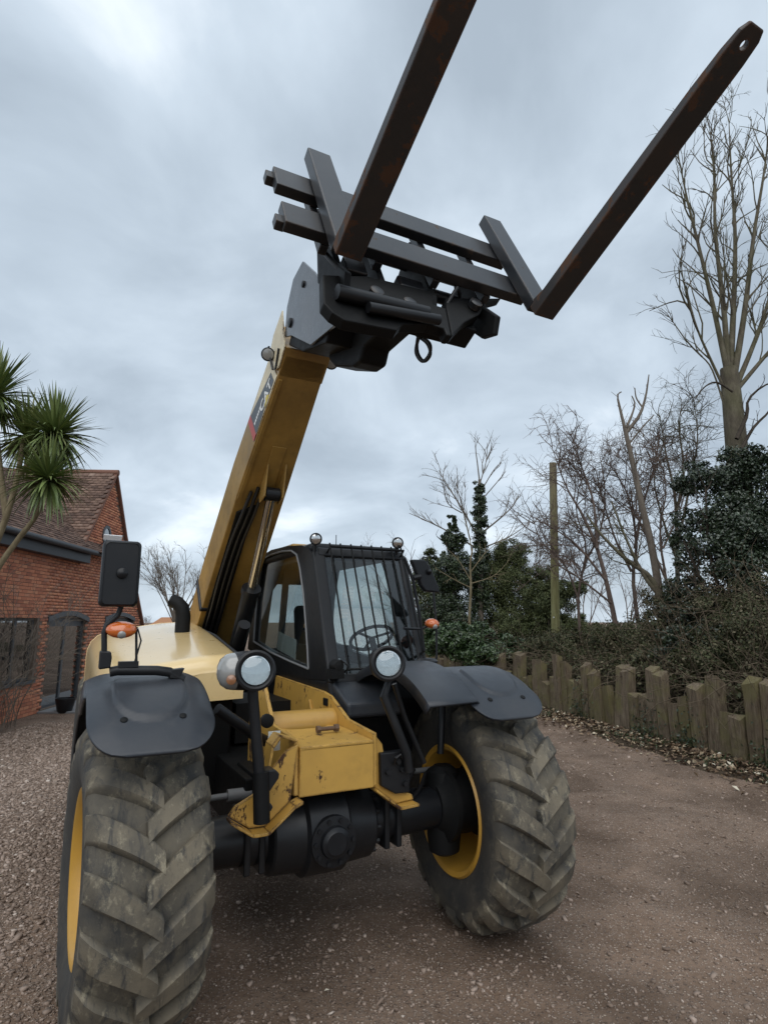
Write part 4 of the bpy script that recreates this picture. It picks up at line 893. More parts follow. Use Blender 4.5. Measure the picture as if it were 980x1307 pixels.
M['conifer'], _t, _b = tinted('conifer_leaves', [(0, (.032, .041, .015)), (.5, (.068, .083, .030)), (1, (.120, .135, .052))], .6)
M['laurel'], _t, _b = tinted('laurel_leaves', [(0, (.018, .034, .012)), (.5, (.036, .066, .022)), (1, (.075, .12, .045))], .35, spec=.6)
M['bramble'], _t, _b = tinted('bramble_leaves', [(0, (.030, .034, .015)), (.45, (.056, .066, .025)), (.75, (.084, .076, .038)), (1, (.135, .115, .07))], .6)
M['deadleaf'], _t, _b = tinted('dead_leaves', [(0, (.055, .033, .022)), (.4, (.13, .085, .052)), (.75, (.23, .165, .105)), (.92, (.38, .31, .21)), (1, (.58, .54, .44))], .7)
M['palmleaf'], _t, _b = tinted('sword_leaves', [(0, (.055, .080, .026)), (.5, (.145, .195, .060)), (.85, (.24, .29, .105)), (1, (.38, .36, .18))], .4, spec=.5)

# ================================================================== SLEEPER FENCE AND BANK
fa, fb = V(4.37, 7.24, 0), V(3.05, 12.18, 0); fd = nrm(fb - fa); fn = V(-fd[1], fd[0], 0)    # fn points to the yard
fence = empty('sleeper_fence', tuple(fa)); tag(fence, 'low fence of mossy upright timber sleepers in stepped pairs beside the drive', 'fence')
def wood():
    m, t, b = mat('weathered_sleeper', (.12, .09, .06), .92, spec=.2); oi = N(t, 'ShaderNodeObjectInfo')
    co = N(t, 'ShaderNodeTexCoord'); mp_ = N(t, 'ShaderNodeMapping'); mp_.inputs['Scale'].default_value = (7, 7, .9); ad = N(t, 'ShaderNodeVectorMath', operation='ADD'); t.links.new(co.outputs['Object'], ad.inputs[0]); t.links.new(oi.outputs['Location'], ad.inputs[1]); t.links.new(ad.outputs[0], mp_.inputs[0])
    g = noise(t, mp_.outputs[0], 5, 7, .7, .4); r = ramp(t, [(.25, (.050, .037, .026)), (.5, (.140, .108, .075)), (.75, (.27, .222, .160))]); t.links.new(g, r.inputs[0])
    ms = noise(t, ad.outputs[0], 3.2, 5, .65); mf = math_(t, 'MULTIPLY', step(t, math_(t, 'ADD', ms, math_(t, 'MULTIPLY', oi.outputs['Random'], .16)), .50, .70), .72)
    col = mixc(t, mf, r.outputs[0], (.16, .15, .06)); col = mixc(t, math_(t, 'MULTIPLY', oi.outputs['Random'], .35), col, (.085, .060, .040))
    t.links.new(col, b.inputs['Base Color']); bump(t, b, g, .9, .02); return m
M['sleeper'] = wood()
rs = np.random.RandomState(8)
smeshes = []
for hgt in (.96, .92, .60, .64):
    mb = MB(); nseg = 5; ww, tt = .092, .060; vs = []
    for k in range(nseg + 1):
        z = -.1 + (hgt + .1) * k / nseg
        for x, y in ((-ww, -tt), (ww, -tt), (ww, tt), (-ww, tt)): vs.append((x + rs.normal(0, .005), y + rs.normal(0, .006), z + (rs.normal(0, .028) if k == nseg else 0)))
    fs = [(i * 4 + k, i * 4 + (k + 1) % 4, (i + 1) * 4 + (k + 1) % 4, (i + 1) * 4 + k) for i in range(nseg) for k in range(4)] + [(3, 2, 1, 0), tuple(nseg * 4 + k for k in range(4))]
    me = bpy.data.meshes.new('sleeper'); me.from_pydata(vs, [], fs); me.materials.append(M['sleeper']); smeshes.append(me)
pos = .09 - .21 - 1.7; k = 0
while pos < 13.5:
    me = smeshes[(0 if k % 4 < 2 else 2) + rs.randint(2)]
    o = bpy.data.objects.new('sleeper', me); COL.objects.link(o); o.parent = fence
    bend = -.010 * max(0, pos - 5) ** 2 * .12
    p = fd * pos + fn * (rs.normal(0, .015) + bend * 0)
    o.location = (p[0], p[1], rs.normal(0, .03) + .0); o.rotation_euler = (rs.normal(0, .035), rs.normal(0, .026), math.atan2(fd[1], fd[0]) + rs.normal(0, .03) + (math.pi if rs.rand() < .5 else 0))
    o.scale = (rs.uniform(.92, 1.07), rs.uniform(.9, 1.15), rs.uniform(.94, 1.08))
    pos += .2125; k += 1
fe = fa + fd * 14
# bank of soil held behind the sleepers
bx_, by_ = np.meshgrid(np.linspace(.10, 14, 40), np.linspace(-7, 24, 60))
P0 = fa[None] + by_.ravel()[:, None] * fd[None] - bx_.ravel()[:, None] * fn[None]
P0[:, 2] = np.where(bx_.ravel() < .2, .35, .46 + .25 * sstep((bx_.ravel() - .3) / 3) + .08 * fbm(P0[:, 0], P0[:, 1], 1.2, 3))
ii = np.arange(40 * 60).reshape(60, 40); ff = np.stack([ii[:-1, :-1], ii[1:, :-1], ii[1:, 1:], ii[:-1, 1:]], -1).reshape(-1, 4)
m_, t_, b_ = mat('bank_soil', (.05, .04, .028), .95, spec=.15); rr_ = ramp(t_, [(.3, (.022, .020, .011)), (.5, (.046, .036, .022)), (.7, (.060, .066, .024))]); t_.links.new(noise(t_, coords(t_), 2.6, 6, .7), rr_.inputs[0]); t_.links.new(rr_.outputs[0], b_.inputs['Base Color']); bump(t_, b_, noise(t_, coords(t_), 14, 5, .7), 1., .05)
bank = bulk('bank', P0, ff, m_, smooth=True); bank['kind'] = 'structure'
# verge of litter between drive and sleepers
vx_, vy_ = np.meshgrid(np.linspace(-.05, 1, 12), np.linspace(-6, 14, 110)); ed = .62 + .14 * np.sin(vy_ * 1.3) + .10 * np.sin(vy_ * 3.1 + 1) + .03 * (vy_ < 0) - .012 * vy_
Pv = fa[None] + vy_.ravel()[:, None] * fd[None] + (vx_ * ed).ravel()[:, None] * fn[None]; Pv[:, 2] = (.075 * (1 - np.clip(vx_, 0, 1)) ** 1.3).ravel() + .018 * fbm(Pv[:, 0], Pv[:, 1], 5, 3) * (1 - vx_.ravel()) + .0005 - .012 * vx_.ravel() ** 6
ii = np.arange(12 * 110).reshape(110, 12); ff = np.stack([ii[:-1, :-1], ii[:-1, 1:], ii[1:, 1:], ii[1:, :-1]], -1).reshape(-1, 4)
m_, t_, b_ = mat('verge_soil', (.06, .045, .03), .95, spec=.15); rr_ = ramp(t_, [(.3, (.026, .018, .012)), (.5, (.062, .045, .030)), (.62, (.085, .064, .042)), (.74, (.075, .088, .028))]); t_.links.new(noise(t_, coords(t_), 3.4, 7, .72), rr_.inputs[0]); t_.links.new(rr_.outputs[0], b_.inputs['Base Color']); bump(t_, b_, noise(t_, coords(t_), 30, 5, .7), 1., .03)
vg = bulk('verge', Pv, ff[:, ::-1], m_, smooth=True); vg['kind'] = 'structure'
rs = np.random.RandomState(21); n = 5200
a_ = rs.uniform(-3, 12, n); o_ = (np.abs(rs.normal(0, .30, n)) + .1 * rs.rand(n)).clip(0, 1.0)
P1 = fa[None] + a_[:, None] * fd[None] + (o_[:, None] + .06) * fn[None]; P1[:, 2] = .012 + .075 * np.clip(1 - o_ / .6, 0, 1) ** 1.3 + rs.rand(n) * .012
lt = leaf_mesh('leaf_litter', P1, rs.uniform(.035, .090, n), M['deadleaf'], rs, kind='stuff', nrmbias=np.tile([0, 0, 2.0], (n, 1)), aspect=.55, droop=0); lt['label'] = 'fallen brown and pale leaves along the foot of the sleepers'; lt['category'] = 'leaf litter'
n = 260; x = rs.uniform(-3, 3.6, n); y = rs.uniform(3, 11, n); P1 = np.stack([x, y, zg(x, y) + .010 + .01 * fbm(x, y, 2.1, 3)], 1); lt = leaf_mesh('fallen_leaves', P1, rs.uniform(.015, .04, n), M['deadleaf'], rs, kind='stuff', nrmbias=np.tile([0, 0, 2.5], (n, 1)), aspect=.5, droop=0); lt['label'] = 'odd dead leaves and bits scattered on the drive'; lt['category'] = 'fallen leaves'
# tufts of grass on the verge
n = 800; a_ = rs.choice([.4, 1.6, 2.2, 4.3, 5.2, 6.5, -.6], n) + rs.normal(0, .22, n); o_ = np.abs(rs.normal(.25, .16, n)); P1 = fa[None] + a_[:, None] * fd[None] + (o_[:, None] + .05) * fn[None]; P1[:, 2] = .03 + .06 * np.clip(1 - o_ / .6, 0, 1)
gv = leaf_mesh('verge_grass', P1, rs.uniform(.03, .075, n), M['laurel'], rs, kind='stuff', aspect=.14, droop=-1.2); gv['label'] = 'short green grass tufts on the littered verge'; gv['category'] = 'grass'

# ================================================================== TREES AND HEDGE BEYOND THE SLEEPERS
def tree_root(name, px, y, label, cat, z=.5, group=None):
    p = D(px, 800, y); o = empty(name, (p[0], p[1], z)); tag(o, label, cat, group); return o
def place(o, part):                                             # part mesh is in world coordinates: hang it under the root without moving it
    part.parent = o; part.matrix_parent_inverse = Matrix.Translation(-o.location); return part
def limb(tw, pxs, y, r0, r1, m=12, n=8, dy=0.):
    pts = spline([D(px, py, y + dy * k) for k, (px, py) in enumerate(pxs)], m); tw.add(pts, (r0, r1), n); return pts
# tall bare tree with thick trunk
Y1 = 10.6; rs = np.random.RandomState(2)
t1 = tree_root('bare_tree', 950, Y1, 'tall bare tree with thick trunk and upswept limbs rising above a dark evergreen', 'tree')
tr = Twigs(); trunk_pts = limb(tr, [(962, 900), (955, 780), (946, 640), (937, 540), (930, 470)], Y1, .25, .15, 18, 12)
lb = [limb(tr, q, Y1, r0 * .66, .006, 14, 7, dy) for q, r0, dy in (
    ([(929, 480), (912, 400), (893, 320), (876, 250), (863, 185)], .085, -.10), ([(930, 490), (924, 400), (913, 300), (911, 220), (905, 160)], .095, .05),
    ([(931, 480), (936, 390), (938, 300), (933, 220), (930, 150)], .10, .15), ([(935, 490), (950, 400), (962, 300), (975, 220), (985, 140)], .10, -.05),
    ([(936, 500), (965, 430), (990, 350), (1010, 250)], .085, .12), ([(938, 500), (980, 450), (1015, 410), (1040, 330)], .07, .1),
    ([(926, 500), (905, 455), (888, 415), (876, 370), (868, 345)], .045, -.15), ([(925, 520), (908, 470), (890, 450), (880, 440)], .03, .1))]
cfgT = [(4.2, 1.4, .46, .17, .18, .018), (3.4, .62, .5, .17, .12, .0085), (2.4, .26, .55, .18, .05, .0045)]
for q in lb: sprout(tr, rs, q, (.05, .006), cfgT)
place(t1, tr.build('trunk', M['bark_pale']))
tb_ = Twigs()
for q, r0 in (([(940, 560), (953, 530), (955, 510), (975, 492), (1000, 485)], .04), ([(945, 575), (962, 545), (985, 520), (1010, 470)], .035), ([(935, 500), (915, 488), (900, 493), (888, 508)], .022), ([(950, 600), (985, 575), (1010, 560)], .03)):
    pts = limb(tb_, q, Y1 - .3, r0, .008, 10, 6); sprout(tb_, rs, pts, (r0, .008), [(3, .4, .7, .25, .05, .008), (3, .2, .7, .2, 0, .004)])
place(t1, tb_.build('dead_branches', M['bark_dark']))
# dark evergreen (holly) round its foot
hol = tree_root('evergreen_tree', 950, Y1 - .8, 'dark glossy evergreen crowding the thick trunk of the tall bare tree', 'tree')
P_, N_ = [], []
for px, py, y, rx, rz, n, cl in ((965, 640, 10.2, 1.1, .75, 5200, 26), (935, 690, 9.9, .8, .8, 3600, 22), (985, 730, 9.6, .95, .9, 4200, 22), (905, 610, 10.4, .65, .34, 1300, 18), (880, 680, 10.5, .45, .5, 1100, 16), (875, 620, 10.7, .35, .2, 400, 8), (890, 740, 10.3, .55, .7, 1500, 20), (905, 800, 9.9, .6, .55, 1600, 20), (880, 830, 9.7, .6, .4, 1400, 18), (960, 830, 9.2, .8, .5, 2400, 18), (1010, 620, 9.9, .9, .9, 2600, 18), (950, 590, 10.2, .5, .3, 1300, 12), (865, 780, 10.6, .35, .6, 700, 14)):
    a, b = blob(rs, D(px, py, y), (rx, rx * .7, rz), int(n * 2.1), .30, int(cl * 2.2), .30); P_.append(a); N_.append(b)
P_ = np.concatenate(P_); place(hol, leaf_mesh('crown', P_, rs.uniform(.035, .075, len(P_)), M['holly'], rs, nrmbias=np.concatenate(N_) * .6))
tw = Twigs()
for q in ([(935, 900), (925, 790), (905, 700), (900, 620)], [(925, 900), (915, 800), (890, 730), (872, 690)], [(975, 900), (985, 800), (1000, 700), (1000, 600)], [(900, 890), (893, 800), (885, 720)], [(945, 890), (960, 760), (950, 650)], [(918, 880), (930, 760), (920, 680)]):
    pts = limb(tw, q, 10.0, .05, .012, 12, 6); sprout(tw, rs, pts, (.05, .012), [(4, .7, .7, .15, .05, .012), (4, .3, .7, .2, 0, .005)])
place(hol, tw.build('trunk', M['bark_dark']))
# slender leaning tree with a forked top
Y3 = 11.2; rs = np.random.RandomState(4)
t3 = tree_root('slender_tree', 842, Y3, 'slender bare tree leaning left with a forked stubby top', 'tree')
tr = Twigs(); tp_ = limb(tr, [(850, 870), (843, 770), (832, 700), (818, 640), (806, 585), (797, 545)], Y3, .085, .04, 18, 9)
for q, r0 in (([(798, 550), (792, 525), (788, 505), (793, 500)], .035), ([(798, 548), (806, 530), (810, 515), (806, 505)], .028), ([(799, 552), (816, 530), (824, 505), (828, 478)], .04), ([(803, 566), (820, 545), (834, 530)], .02), ([(820, 520), (812, 508), (810, 495)], .018)):
    p = limb(tr, q, Y3, r0, .010, 8, 6); sprout(tr, rs, p, (r0, .01), [(4, .22, .7, .2, .1, .006)])
sprout(tr, rs, tp_[6:], (.08, .05), [(1.6, .7, .6, .16, .18, .014), (4, .35, .6, .2, .05, .005), (3, .16, .6, .2, 0, .003)])
place(t3, tr.build('trunk', M['bark_grey']))
tr = Twigs(); q = limb(tr, [(843, 762), (828, 735), (800, 715), (765, 680), (748, 655)], Y3 - .2, .06, .012, 12, 7); sprout(tr, rs, q, (.06, .012), [(5, .7, .7, .2, .1, .012), (4.5, .35, .7, .25, 0, .005), (3, .16, .6, .2, 0, .003)])
q = limb(tr, [(843, 762), (822, 735), (800, 690), (780, 640)], Y3 - .2, .045, .012, 12, 7); sprout(tr, rs, q, (.06, .012), [(5, .7, .7, .2, .1, .012), (4.5, .35, .7, .25, 0, .005), (3, .16, .6, .2, 0, .003)])
place(t3, tr.build('side_stem', M['bark_pale']))
# twisted bare hazels
cfgH = [(6.0, 1.2, .75, .20, .06, .012), (7.5, .60, .8, .28, .0, .0058), (7.5, .30, .8, .32, -.02, .0040)]
for nm, seed, Yh, stems, lab in (
    ('bare_tree', 5, 12.2, [([(790, 820), (778, 760), (762, 700), (742, 655), (722, 620), (704, 570)], .085), ([(772, 740), (740, 700), (715, 680), (695, 668)], .04), ([(762, 700), (757, 640), (740, 590), (728, 553)], .045), ([(780, 770), (735, 735), (712, 722)], .035)], 'bare tree with twisted reddish twigs between the wooden pole and the slender leaning tree'),
    ('bare_tree', 6, 13.0, [([(818, 820), (808, 740), (812, 690), (800, 630), (776, 590)], .07), ([(810, 700), (822, 640), (836, 590), (842, 545)], .05), ([(806, 730), (786, 690), (770, 640), (760, 600)], .045)], 'bare twiggy tree with many stems right behind the slender leaning tree'),
    ('bare_tree', 62, 12.8, [([(742, 825), (738, 760), (748, 700), (735, 650), (745, 600)], .05), ([(740, 770), (720, 720), (690, 690), (680, 660)], .035), ([(745, 720), (765, 680), (772, 630), (765, 580)], .04)], 'bare twiggy tree just right of the wooden pole'),
    ('bare_tree', 63, 12.4, [([(860, 820), (850, 740), (842, 680), (850, 620), (835, 570)], .05), ([(850, 740), (828, 690), (812, 650), (815, 600)], .04), ([(846, 700), (868, 650), (880, 600)], .035)], 'bare twiggy sapling cluster right of the slender leaning tree'),
    ('bare_tree', 7, 13.6, [([(868, 830), (864, 720), (862, 640), (850, 580), (842, 530)], .09), ([(864, 700), (880, 620), (890, 560), (885, 510)], .05), ([(862, 660), (872, 600), (866, 540), (874, 515)], .05), ([(866, 720), (845, 660), (835, 610), (848, 560)], .045)], 'dense twiggy bare tree left of the dark evergreen')):
    rs = np.random.RandomState(seed); o = tree_root(nm, stems[0][0][0][0], Yh, lab, 'tree'); tr = Twigs()
    for q, r0 in stems: p = limb(tr, q, Yh, r0 * .7, .006, 14, 7, .04); sprout(tr, rs, p[2:], (r0, .01), cfgH)
    place(o, tr.build('trunk', M['bark_pale' if seed == 7 else 'bark_red']))
# round wooden pole
pb = D(709.5, 832, 14.6); pt = D(705.5, 591, 14.6)
pole = MB(); pole.tube([pb - V(0, 0, .6), pb, pb * .5 + pt * .5, pt], [.108, .106, .098, .090], 18)
def polemat():
    m, t, b = mat('mossy_pole', (.12, .12, .05), .9, spec=.2); g = noise(t, coords(t, (5, 5, .4)), 4, 6, .7); r = ramp(t, [(.3, (.13, .115, .065)), (.5, (.20, .19, .085)), (.7, (.27, .26, .135))]); t.links.new(g, r.inputs[0])
    sp = N(t, 'ShaderNodeSeparateXYZ'); t.links.new(coords(t), sp.inputs[0]); col = mixc(t, math_(t, 'MULTIPLY', step(t, sp.outputs[2], 3.2, 5.2), .7), r.outputs[0], (.16, .13, .095)); t.links.new(col, b.inputs['Base Color']); bump(t, b, g, .5, .01); return m
po = pole.build('wooden_pole', polemat(), None, smooth=40); tag(po, 'plain round wooden pole, green with algae, standing beside bare twisted trees', 'pole')
pn = MB(); c_ = D(706.5, 788, 14.48); pn.lathe(c_, (0, -1, 0), [(0, .016), (.006, .016)], 12); pn.build('marker_disc', M['white'], po)
# ivy clad tree group left of the pole
Y5 = 20.; rs = np.random.RandomState(9)
t5 = tree_root('ivy_tree', 612, Y5, 'bare topped tree with a narrow ivy clad trunk standing out of the evergreens', 'tree')
tr = Twigs(); p = limb(tr, [(614, 840), (613, 740), (612, 660), (612, 612)], Y5, .12, .05, 14, 8)
for q, r0 in (([(612, 615), (609, 590), (607, 570), (612, 558)], .035), ([(612, 618), (620, 590), (622, 565)], .03), ([(612, 630), (630, 600), (640, 590)], .03), ([(612, 690), (590, 650), (568, 615), (560, 600)], .05), ([(590, 655), (570, 640), (565, 605)], .03), ([(608, 700), (575, 680), (545, 665), (522, 655)], .045), ([(615, 680), (640, 660), (655, 645), (662, 632)], .045), ([(615, 700), (650, 685), (672, 670)], .04), ([(613, 640), (632, 618), (645, 602)], .03), ([(600, 690), (588, 640), (580, 612)], .035)):
    q = limb(tr, q, Y5, r0 * .7, .008, 10, 6); sprout(tr, rs, q, (r0, .01), [(3.2, 1.0, .45, .12, .12, .012), (3.2, .5, .5, .18, .05, .007), (2.5, .25, .6, .2, .0, .005)])
place(t5, tr.build('trunk', M['bark_grey']))
P_, N_ = [], []
for k in range(14):
    t = k / 13; a, b = blob(rs, D(612, 622 + t * 150, Y5), (.21 + .20 * t + rs.uniform(-.03, .03), .24 + .12 * t, .34), 900, .2, 16, .45); P_.append(a); N_.append(b)
P_ = np.concatenate(P_); place(t5, leaf_mesh('ivy', P_, rs.uniform(.05, .09, len(P_)), M['ivy'], rs, nrmbias=np.concatenate(N_)))
def evergreen(name, lab, blobs, m_, size, seed, yb, stem=None):
    rs = np.random.RandomState(seed); o = tree_root(name, blobs[0][0], yb, lab, 'tree' if 'shrub' not in name and 'hedge' not in name else 'shrub'); P_, N_ = [], []
    for px, py, y, rx, rz, n, cl in blobs:
        a, b = blob(rs, D(px, py, y), (rx, rx * .8, rz), int(n * 4.2), .25, int(cl * 3.2), .27); P_.append(a); N_.append(b)
    P_ = np.concatenate(P_); place(o, leaf_mesh('crown', P_, rs.uniform(size * .7, size * 1.3, len(P_)), M[m_], rs, nrmbias=np.concatenate(N_)))
    tw = Twigs(); b0 = blobs[0]; p = limb(tw, stem or [(b0[0], 850), (b0[0], b0[1] + 30), (b0[0], b0[1])], yb, .12, .03, 8, 7); sprout(tw, rs, p, (.1, .03), [(3, 1.0, .9, .15, .1, .03), (3, .5, .8, .2, 0, .012)]); place(o, tw.build('trunk', M['bark_dark'])); return o
evergreen('conifer_tree', 'dark green conical evergreen left of the ivy clad trunk', [(578, 690, 19.5, .42, .5, 1700, 16), (577, 668, 19.5, .20, .40, 700, 7), (578, 730, 19.5, .75, .8, 3600, 30), (572, 785, 19.5, 1.0, .85, 4200, 34), (590, 820, 19.3, 1.1, .6, 2600, 26)], 'ivy', .062, 31, 19.5)
evergreen('conifer_tree', 'dull olive feathery evergreen behind the ivy clad trunk', [(640, 735, 20.6, 1.05, 1.0, 6200, 50), (652, 705, 20.6, .75, .5, 2400, 22), (612, 745, 20.6, .9, 1.0, 3600, 30), (645, 790, 20.6, 1.3, .8, 4200, 36), (680, 770, 20.8, .9, .8, 3000, 26), (640, 825, 20., 1.5, .5, 3000, 28)], 'conifer', .05, 32, 21., [(640, 850), (640, 780), (645, 720)])
evergreen('conifer_tree', 'dull olive evergreen seen behind the cab mirror', [(548, 750, 22, .9, 1.0, 3400, 30), (540, 800, 22, 1.1, .7, 3000, 24), (555, 715, 22, .5, .5, 1200, 10)], 'conifer', .055, 35, 22.)
evergreen('evergreen_tree', 'bushy green evergreen directly behind the wooden pole', [(700, 765, 17.5, .85, .70, 4200, 36), (690, 735, 17.5, .55, .35, 1500, 16), (728, 752, 17.5, .55, .28, 1300, 14), (705, 805, 17.5, 1.1, .55, 3400, 28), (665, 800, 17.5, .8, .5, 2400, 22), (738, 745, 17.5, .28, .14, 320, 6), (740, 800, 17.2, .7, .35, 1500, 14)], 'conifer', .046, 33, 17.5)
evergreen('evergreen_shrub', 'low glossy green shrub beside the sleepers behind the cab', [(600, 815, 15., .75, .42, 3000, 34), (565, 818, 15., .65, .40, 2200, 26), (640, 824, 14.6, .55, .30, 1600, 20), (620, 835, 14.4, .8, .25, 1700, 20)], 'laurel', .07, 34, 15.)
rs = np.random.RandomState(12); o = tree_root('sapling', 600, 17., 'pale stemmed leafless sapling standing before the evergreens', 'tree'); tr = Twigs(); p = limb(tr, [(600, 830), (599, 790), (601, 750), (600, 720), (603, 700)], 17., .045, .02, 12, 7)
for q in ([(600, 740), (585, 715), (570, 700)], [(601, 730), (620, 705), (640, 690)], [(602, 705), (598, 680), (592, 660)], [(600, 750), (580, 740), (555, 725)], [(601, 745), (630, 735), (650, 715)]):
    q = limb(tr, q, 17., .018, .006, 8, 5); sprout(tr, rs, q, (.018, .006), [(4, .5, .6, .15, .05, .008), (3, .25, .6, .2, 0, .005)])
place(o, tr.build('trunk', M['bark_straw']))
# low hedge of brambles on the bank
rs = np.random.RandomState(14); hed = empty('scrub_hedge', tuple(fa - fn * .8 + V(0, 0, .5))); tag(hed, 'tangled low scrub hedge along the bank behind the sleepers', 'hedge')
n = 15000; a_ = rs.uniform(-5, 16, n); dpt = .12 + np.abs(rs.normal(0, .9, n)); top = 1.05 + .30 * fbm(a_ * 1.0, dpt, 1.1, 3) + .30 * np.clip(dpt - .3, 0, 2.2); P1 = fa[None] + a_[:, None] * fd[None] - dpt[:, None] * fn[None]; P1[:, 2] = .42 + (top - .42) * rs.rand(n) ** .55 * (.75 + .25 * rs.rand(n))
place(hed, leaf_mesh('leaves', P1, rs.uniform(.03, .075, n), M['bramble'], rs, kind='stuff', nrmbias=np.tile([-.5, -.3, .6], (n, 1))))
tw = Twigs()
for _ in range(2600):
    a0 = rs.uniform(-5, 16); d0 = .12 + abs(rs.normal(0, .8)); p = fa + a0 * fd - d0 * fn + V(0, 0, rs.uniform(.4, 1.0)); dr = V(rs.normal(0, 1), rs.normal(0, 1), rs.uniform(-.1, 1.0)); tw.add(wander(rs, p, dr, rs.uniform(.4, 1.5), 7, .28, -.10), (rs.uniform(.003, .008), .0015), 4)
place(hed, tw.build('canes', M['bark_brown'], kind='stuff'))
n = 2600; a_ = rs.choice([-.9, -.2, 1.1, 1.9, 3.6, 5.5, 7.5], n) + rs.normal(0, .16, n); P1 = fa[None] + a_[:, None] * fd[None] + (.075 + rs.rand(n)[:, None] * .05) * fn[None]; P1[:, 2] = np.abs(rs.normal(0, .28, n)) + .02; sl_i = rs.rand(n) < np.exp(-P1[:, 2] * 2.2); P1 = P1[sl_i]
place(hed, leaf_mesh('trailing_ivy', P1, rs.uniform(.025, .055, len(P1)), M['ivy'], rs, kind='stuff', nrmbias=np.tile(fn * 1.5, (len(P1), 1))))
# broad dark shrubs filling the bank under the trees
for seed, lab, bl in ((41, 'brown green scrub under the twisted reddish tree', [(760, 830, 12.6, 1.2, .45, 3400, 34), (720, 825, 13.5, .9, .35, 2000, 20), (800, 815, 12.2, .9, .45, 2200, 24)]), (42, 'dark scrub at the foot of the slender leaning tree', [(850, 820, 11.0, .9, .6, 3000, 30), (830, 845, 10.6, .8, .4, 1800, 20), (880, 850, 10.2, .9, .4, 2400, 24), (848, 770, 11.2, .45, .5, 900, 16), (878, 780, 11., .6, .6, 1600, 20)]), (43, 'dark scrub before the dark glossy evergreen', [(940, 845, 8.9, .9, .42, 2600, 26), (990, 820, 8.5, .8, .6, 2600, 24), (905, 850, 9.3, .6, .34, 1600, 18), (920, 790, 9.6, .7, .6, 1700, 20), (965, 780, 9.2, .6, .6, 1500, 18)])):
    evergreen('scrub_shrub', lab, bl, 'bramble', .042, seed, bl[0][2])
thk = tree_root('thicket', 900, 10., 'brown thicket of bare canes between the leaning tree and the dark evergreen', 'shrub'); rs = np.random.RandomState(61); tw = Twigs()
for _ in range(300):
    b0 = fa + fd * rs.uniform(-2.2, 2.6) - fn * rs.uniform(.5, 2.6); b0[2] = .5; tw.add(wander(rs, b0, V(rs.normal(0, .35), rs.normal(0, .3), 1), rs.uniform(.8, 2.6), 9, .13, .02), (rs.uniform(.005, .012), .002), 4)
for _ in range(1100):
    b0 = fa + fd * rs.uniform(-2.4, 3.0) - fn * rs.uniform(.45, 2.6); b0[2] = rs.uniform(.6, 2.4); tw.add(wander(rs, b0, rs.normal(0, 1, 3), rs.uniform(.3, 1.0), 6, .25, -.02), (rs.uniform(.003, .006), .0015), 3)
place(thk, tw.build('canes', M['bark_brown'], kind='stuff'))
# far bare hedgerow and the round bare tree beyond the hood
def twig_tree(name, lab, px, py_base, py_top, y, spread, nst, seed, m_, zb=0., grp=None, dens=(1.6, 2.4, 2.2)):
    rs = np.random.RandomState(seed); b = D(px, py_base, y); h = D(px, py_top, y)[2] - b[2]; o = empty(name, tuple(b)); tag(o, lab, 'tree', grp); tr = Twigs()
    sc_ = h / 5.
    for k in range(nst):
        an = rs.uniform(0, 6.28); sp = spread * rs.uniform(.25, 1); d = nrm(V(math.cos(an) * sp, math.sin(an) * sp, 1)); p = wander(rs, b + V(math.cos(an), math.sin(an), 0) * .12, d, h * rs.uniform(.75, 1.05), 10, .07, .03); r0 = .045 * sc_ * rs.uniform(.7, 1.2)
        tr.add(p, (r0, .012 * sc_), 6); sprout(tr, rs, p[2:], (r0, .012), [(dens[0] * 1.5 / sc_, 1.5 * sc_, .5, .1, .05, .017 * sc_), (dens[1] * 1.6 / sc_, .8 * sc_, .5, .14, .03, .009 * sc_), (dens[2] * 1.5 / sc_, .4 * sc_, .5, .15, .0, .0055 * sc_)])
    place(o, tr.build('branches', M[m_])); return o
twig_tree('bare_tree', 'round bare many stemmed tree beyond the yellow hood', 226, 800, 700, 34., .62, 16, 51, 'bark_grey')
for k, (px, top, sd_) in enumerate(((525, 690, 52), (560, 700, 53), (660, 690, 54), (690, 700, 55), (745, 715, 56), (800, 720, 57))):
    twig_tree('bare_tree', ['far bare tree seen beside the cab', 'far bare tree seen left of the ivy clad trunk', 'far bare tree between ivy clad trunk and pole', 'far bare tree just left of the pole', 'far bare tree right of the pole', 'far bare tree behind the slender leaning tree'][k], px, 815, top, 32. + 1.7 * k, .7, 7, sd_, 'bark_red', 0, 'far bare trees beyond the hedge')
twig_tree('bare_shrub', 'small bare shrub far beyond the hood end', 190, 800, 786, 40., .8, 10, 58, 'bark_red')
# far barn roofs behind the hood
fb_ = empty('far_barn', tuple(D(232, 800, 45.))); tag(fb_, 'far low barn with an orange tiled roof beyond the hood', 'building')
c0 = D(196, 800, 45.); c1 = D(262, 800, 45.)
m_, t_, b_ = mat('far_roof', (.34, .16, .075), .85); mw, _, _ = mat('far_wall', (.16, .13, .11), .9)
mb = MB(); mb.box(c0[0], c1[0], 45, 49, -.2, 1.45); place(fb_, mb.build('wall', mw))
mb = MB(); mb.prism([V(c0[0] - .2, 44.7, 1.40), V(c0[0] - .2, 47, 1.98), V(c0[0] - .2, 49.3, 1.40)], (c1[0] - c0[0] + .4, 0, 0)); place(fb_, mb.build('roof', m_))

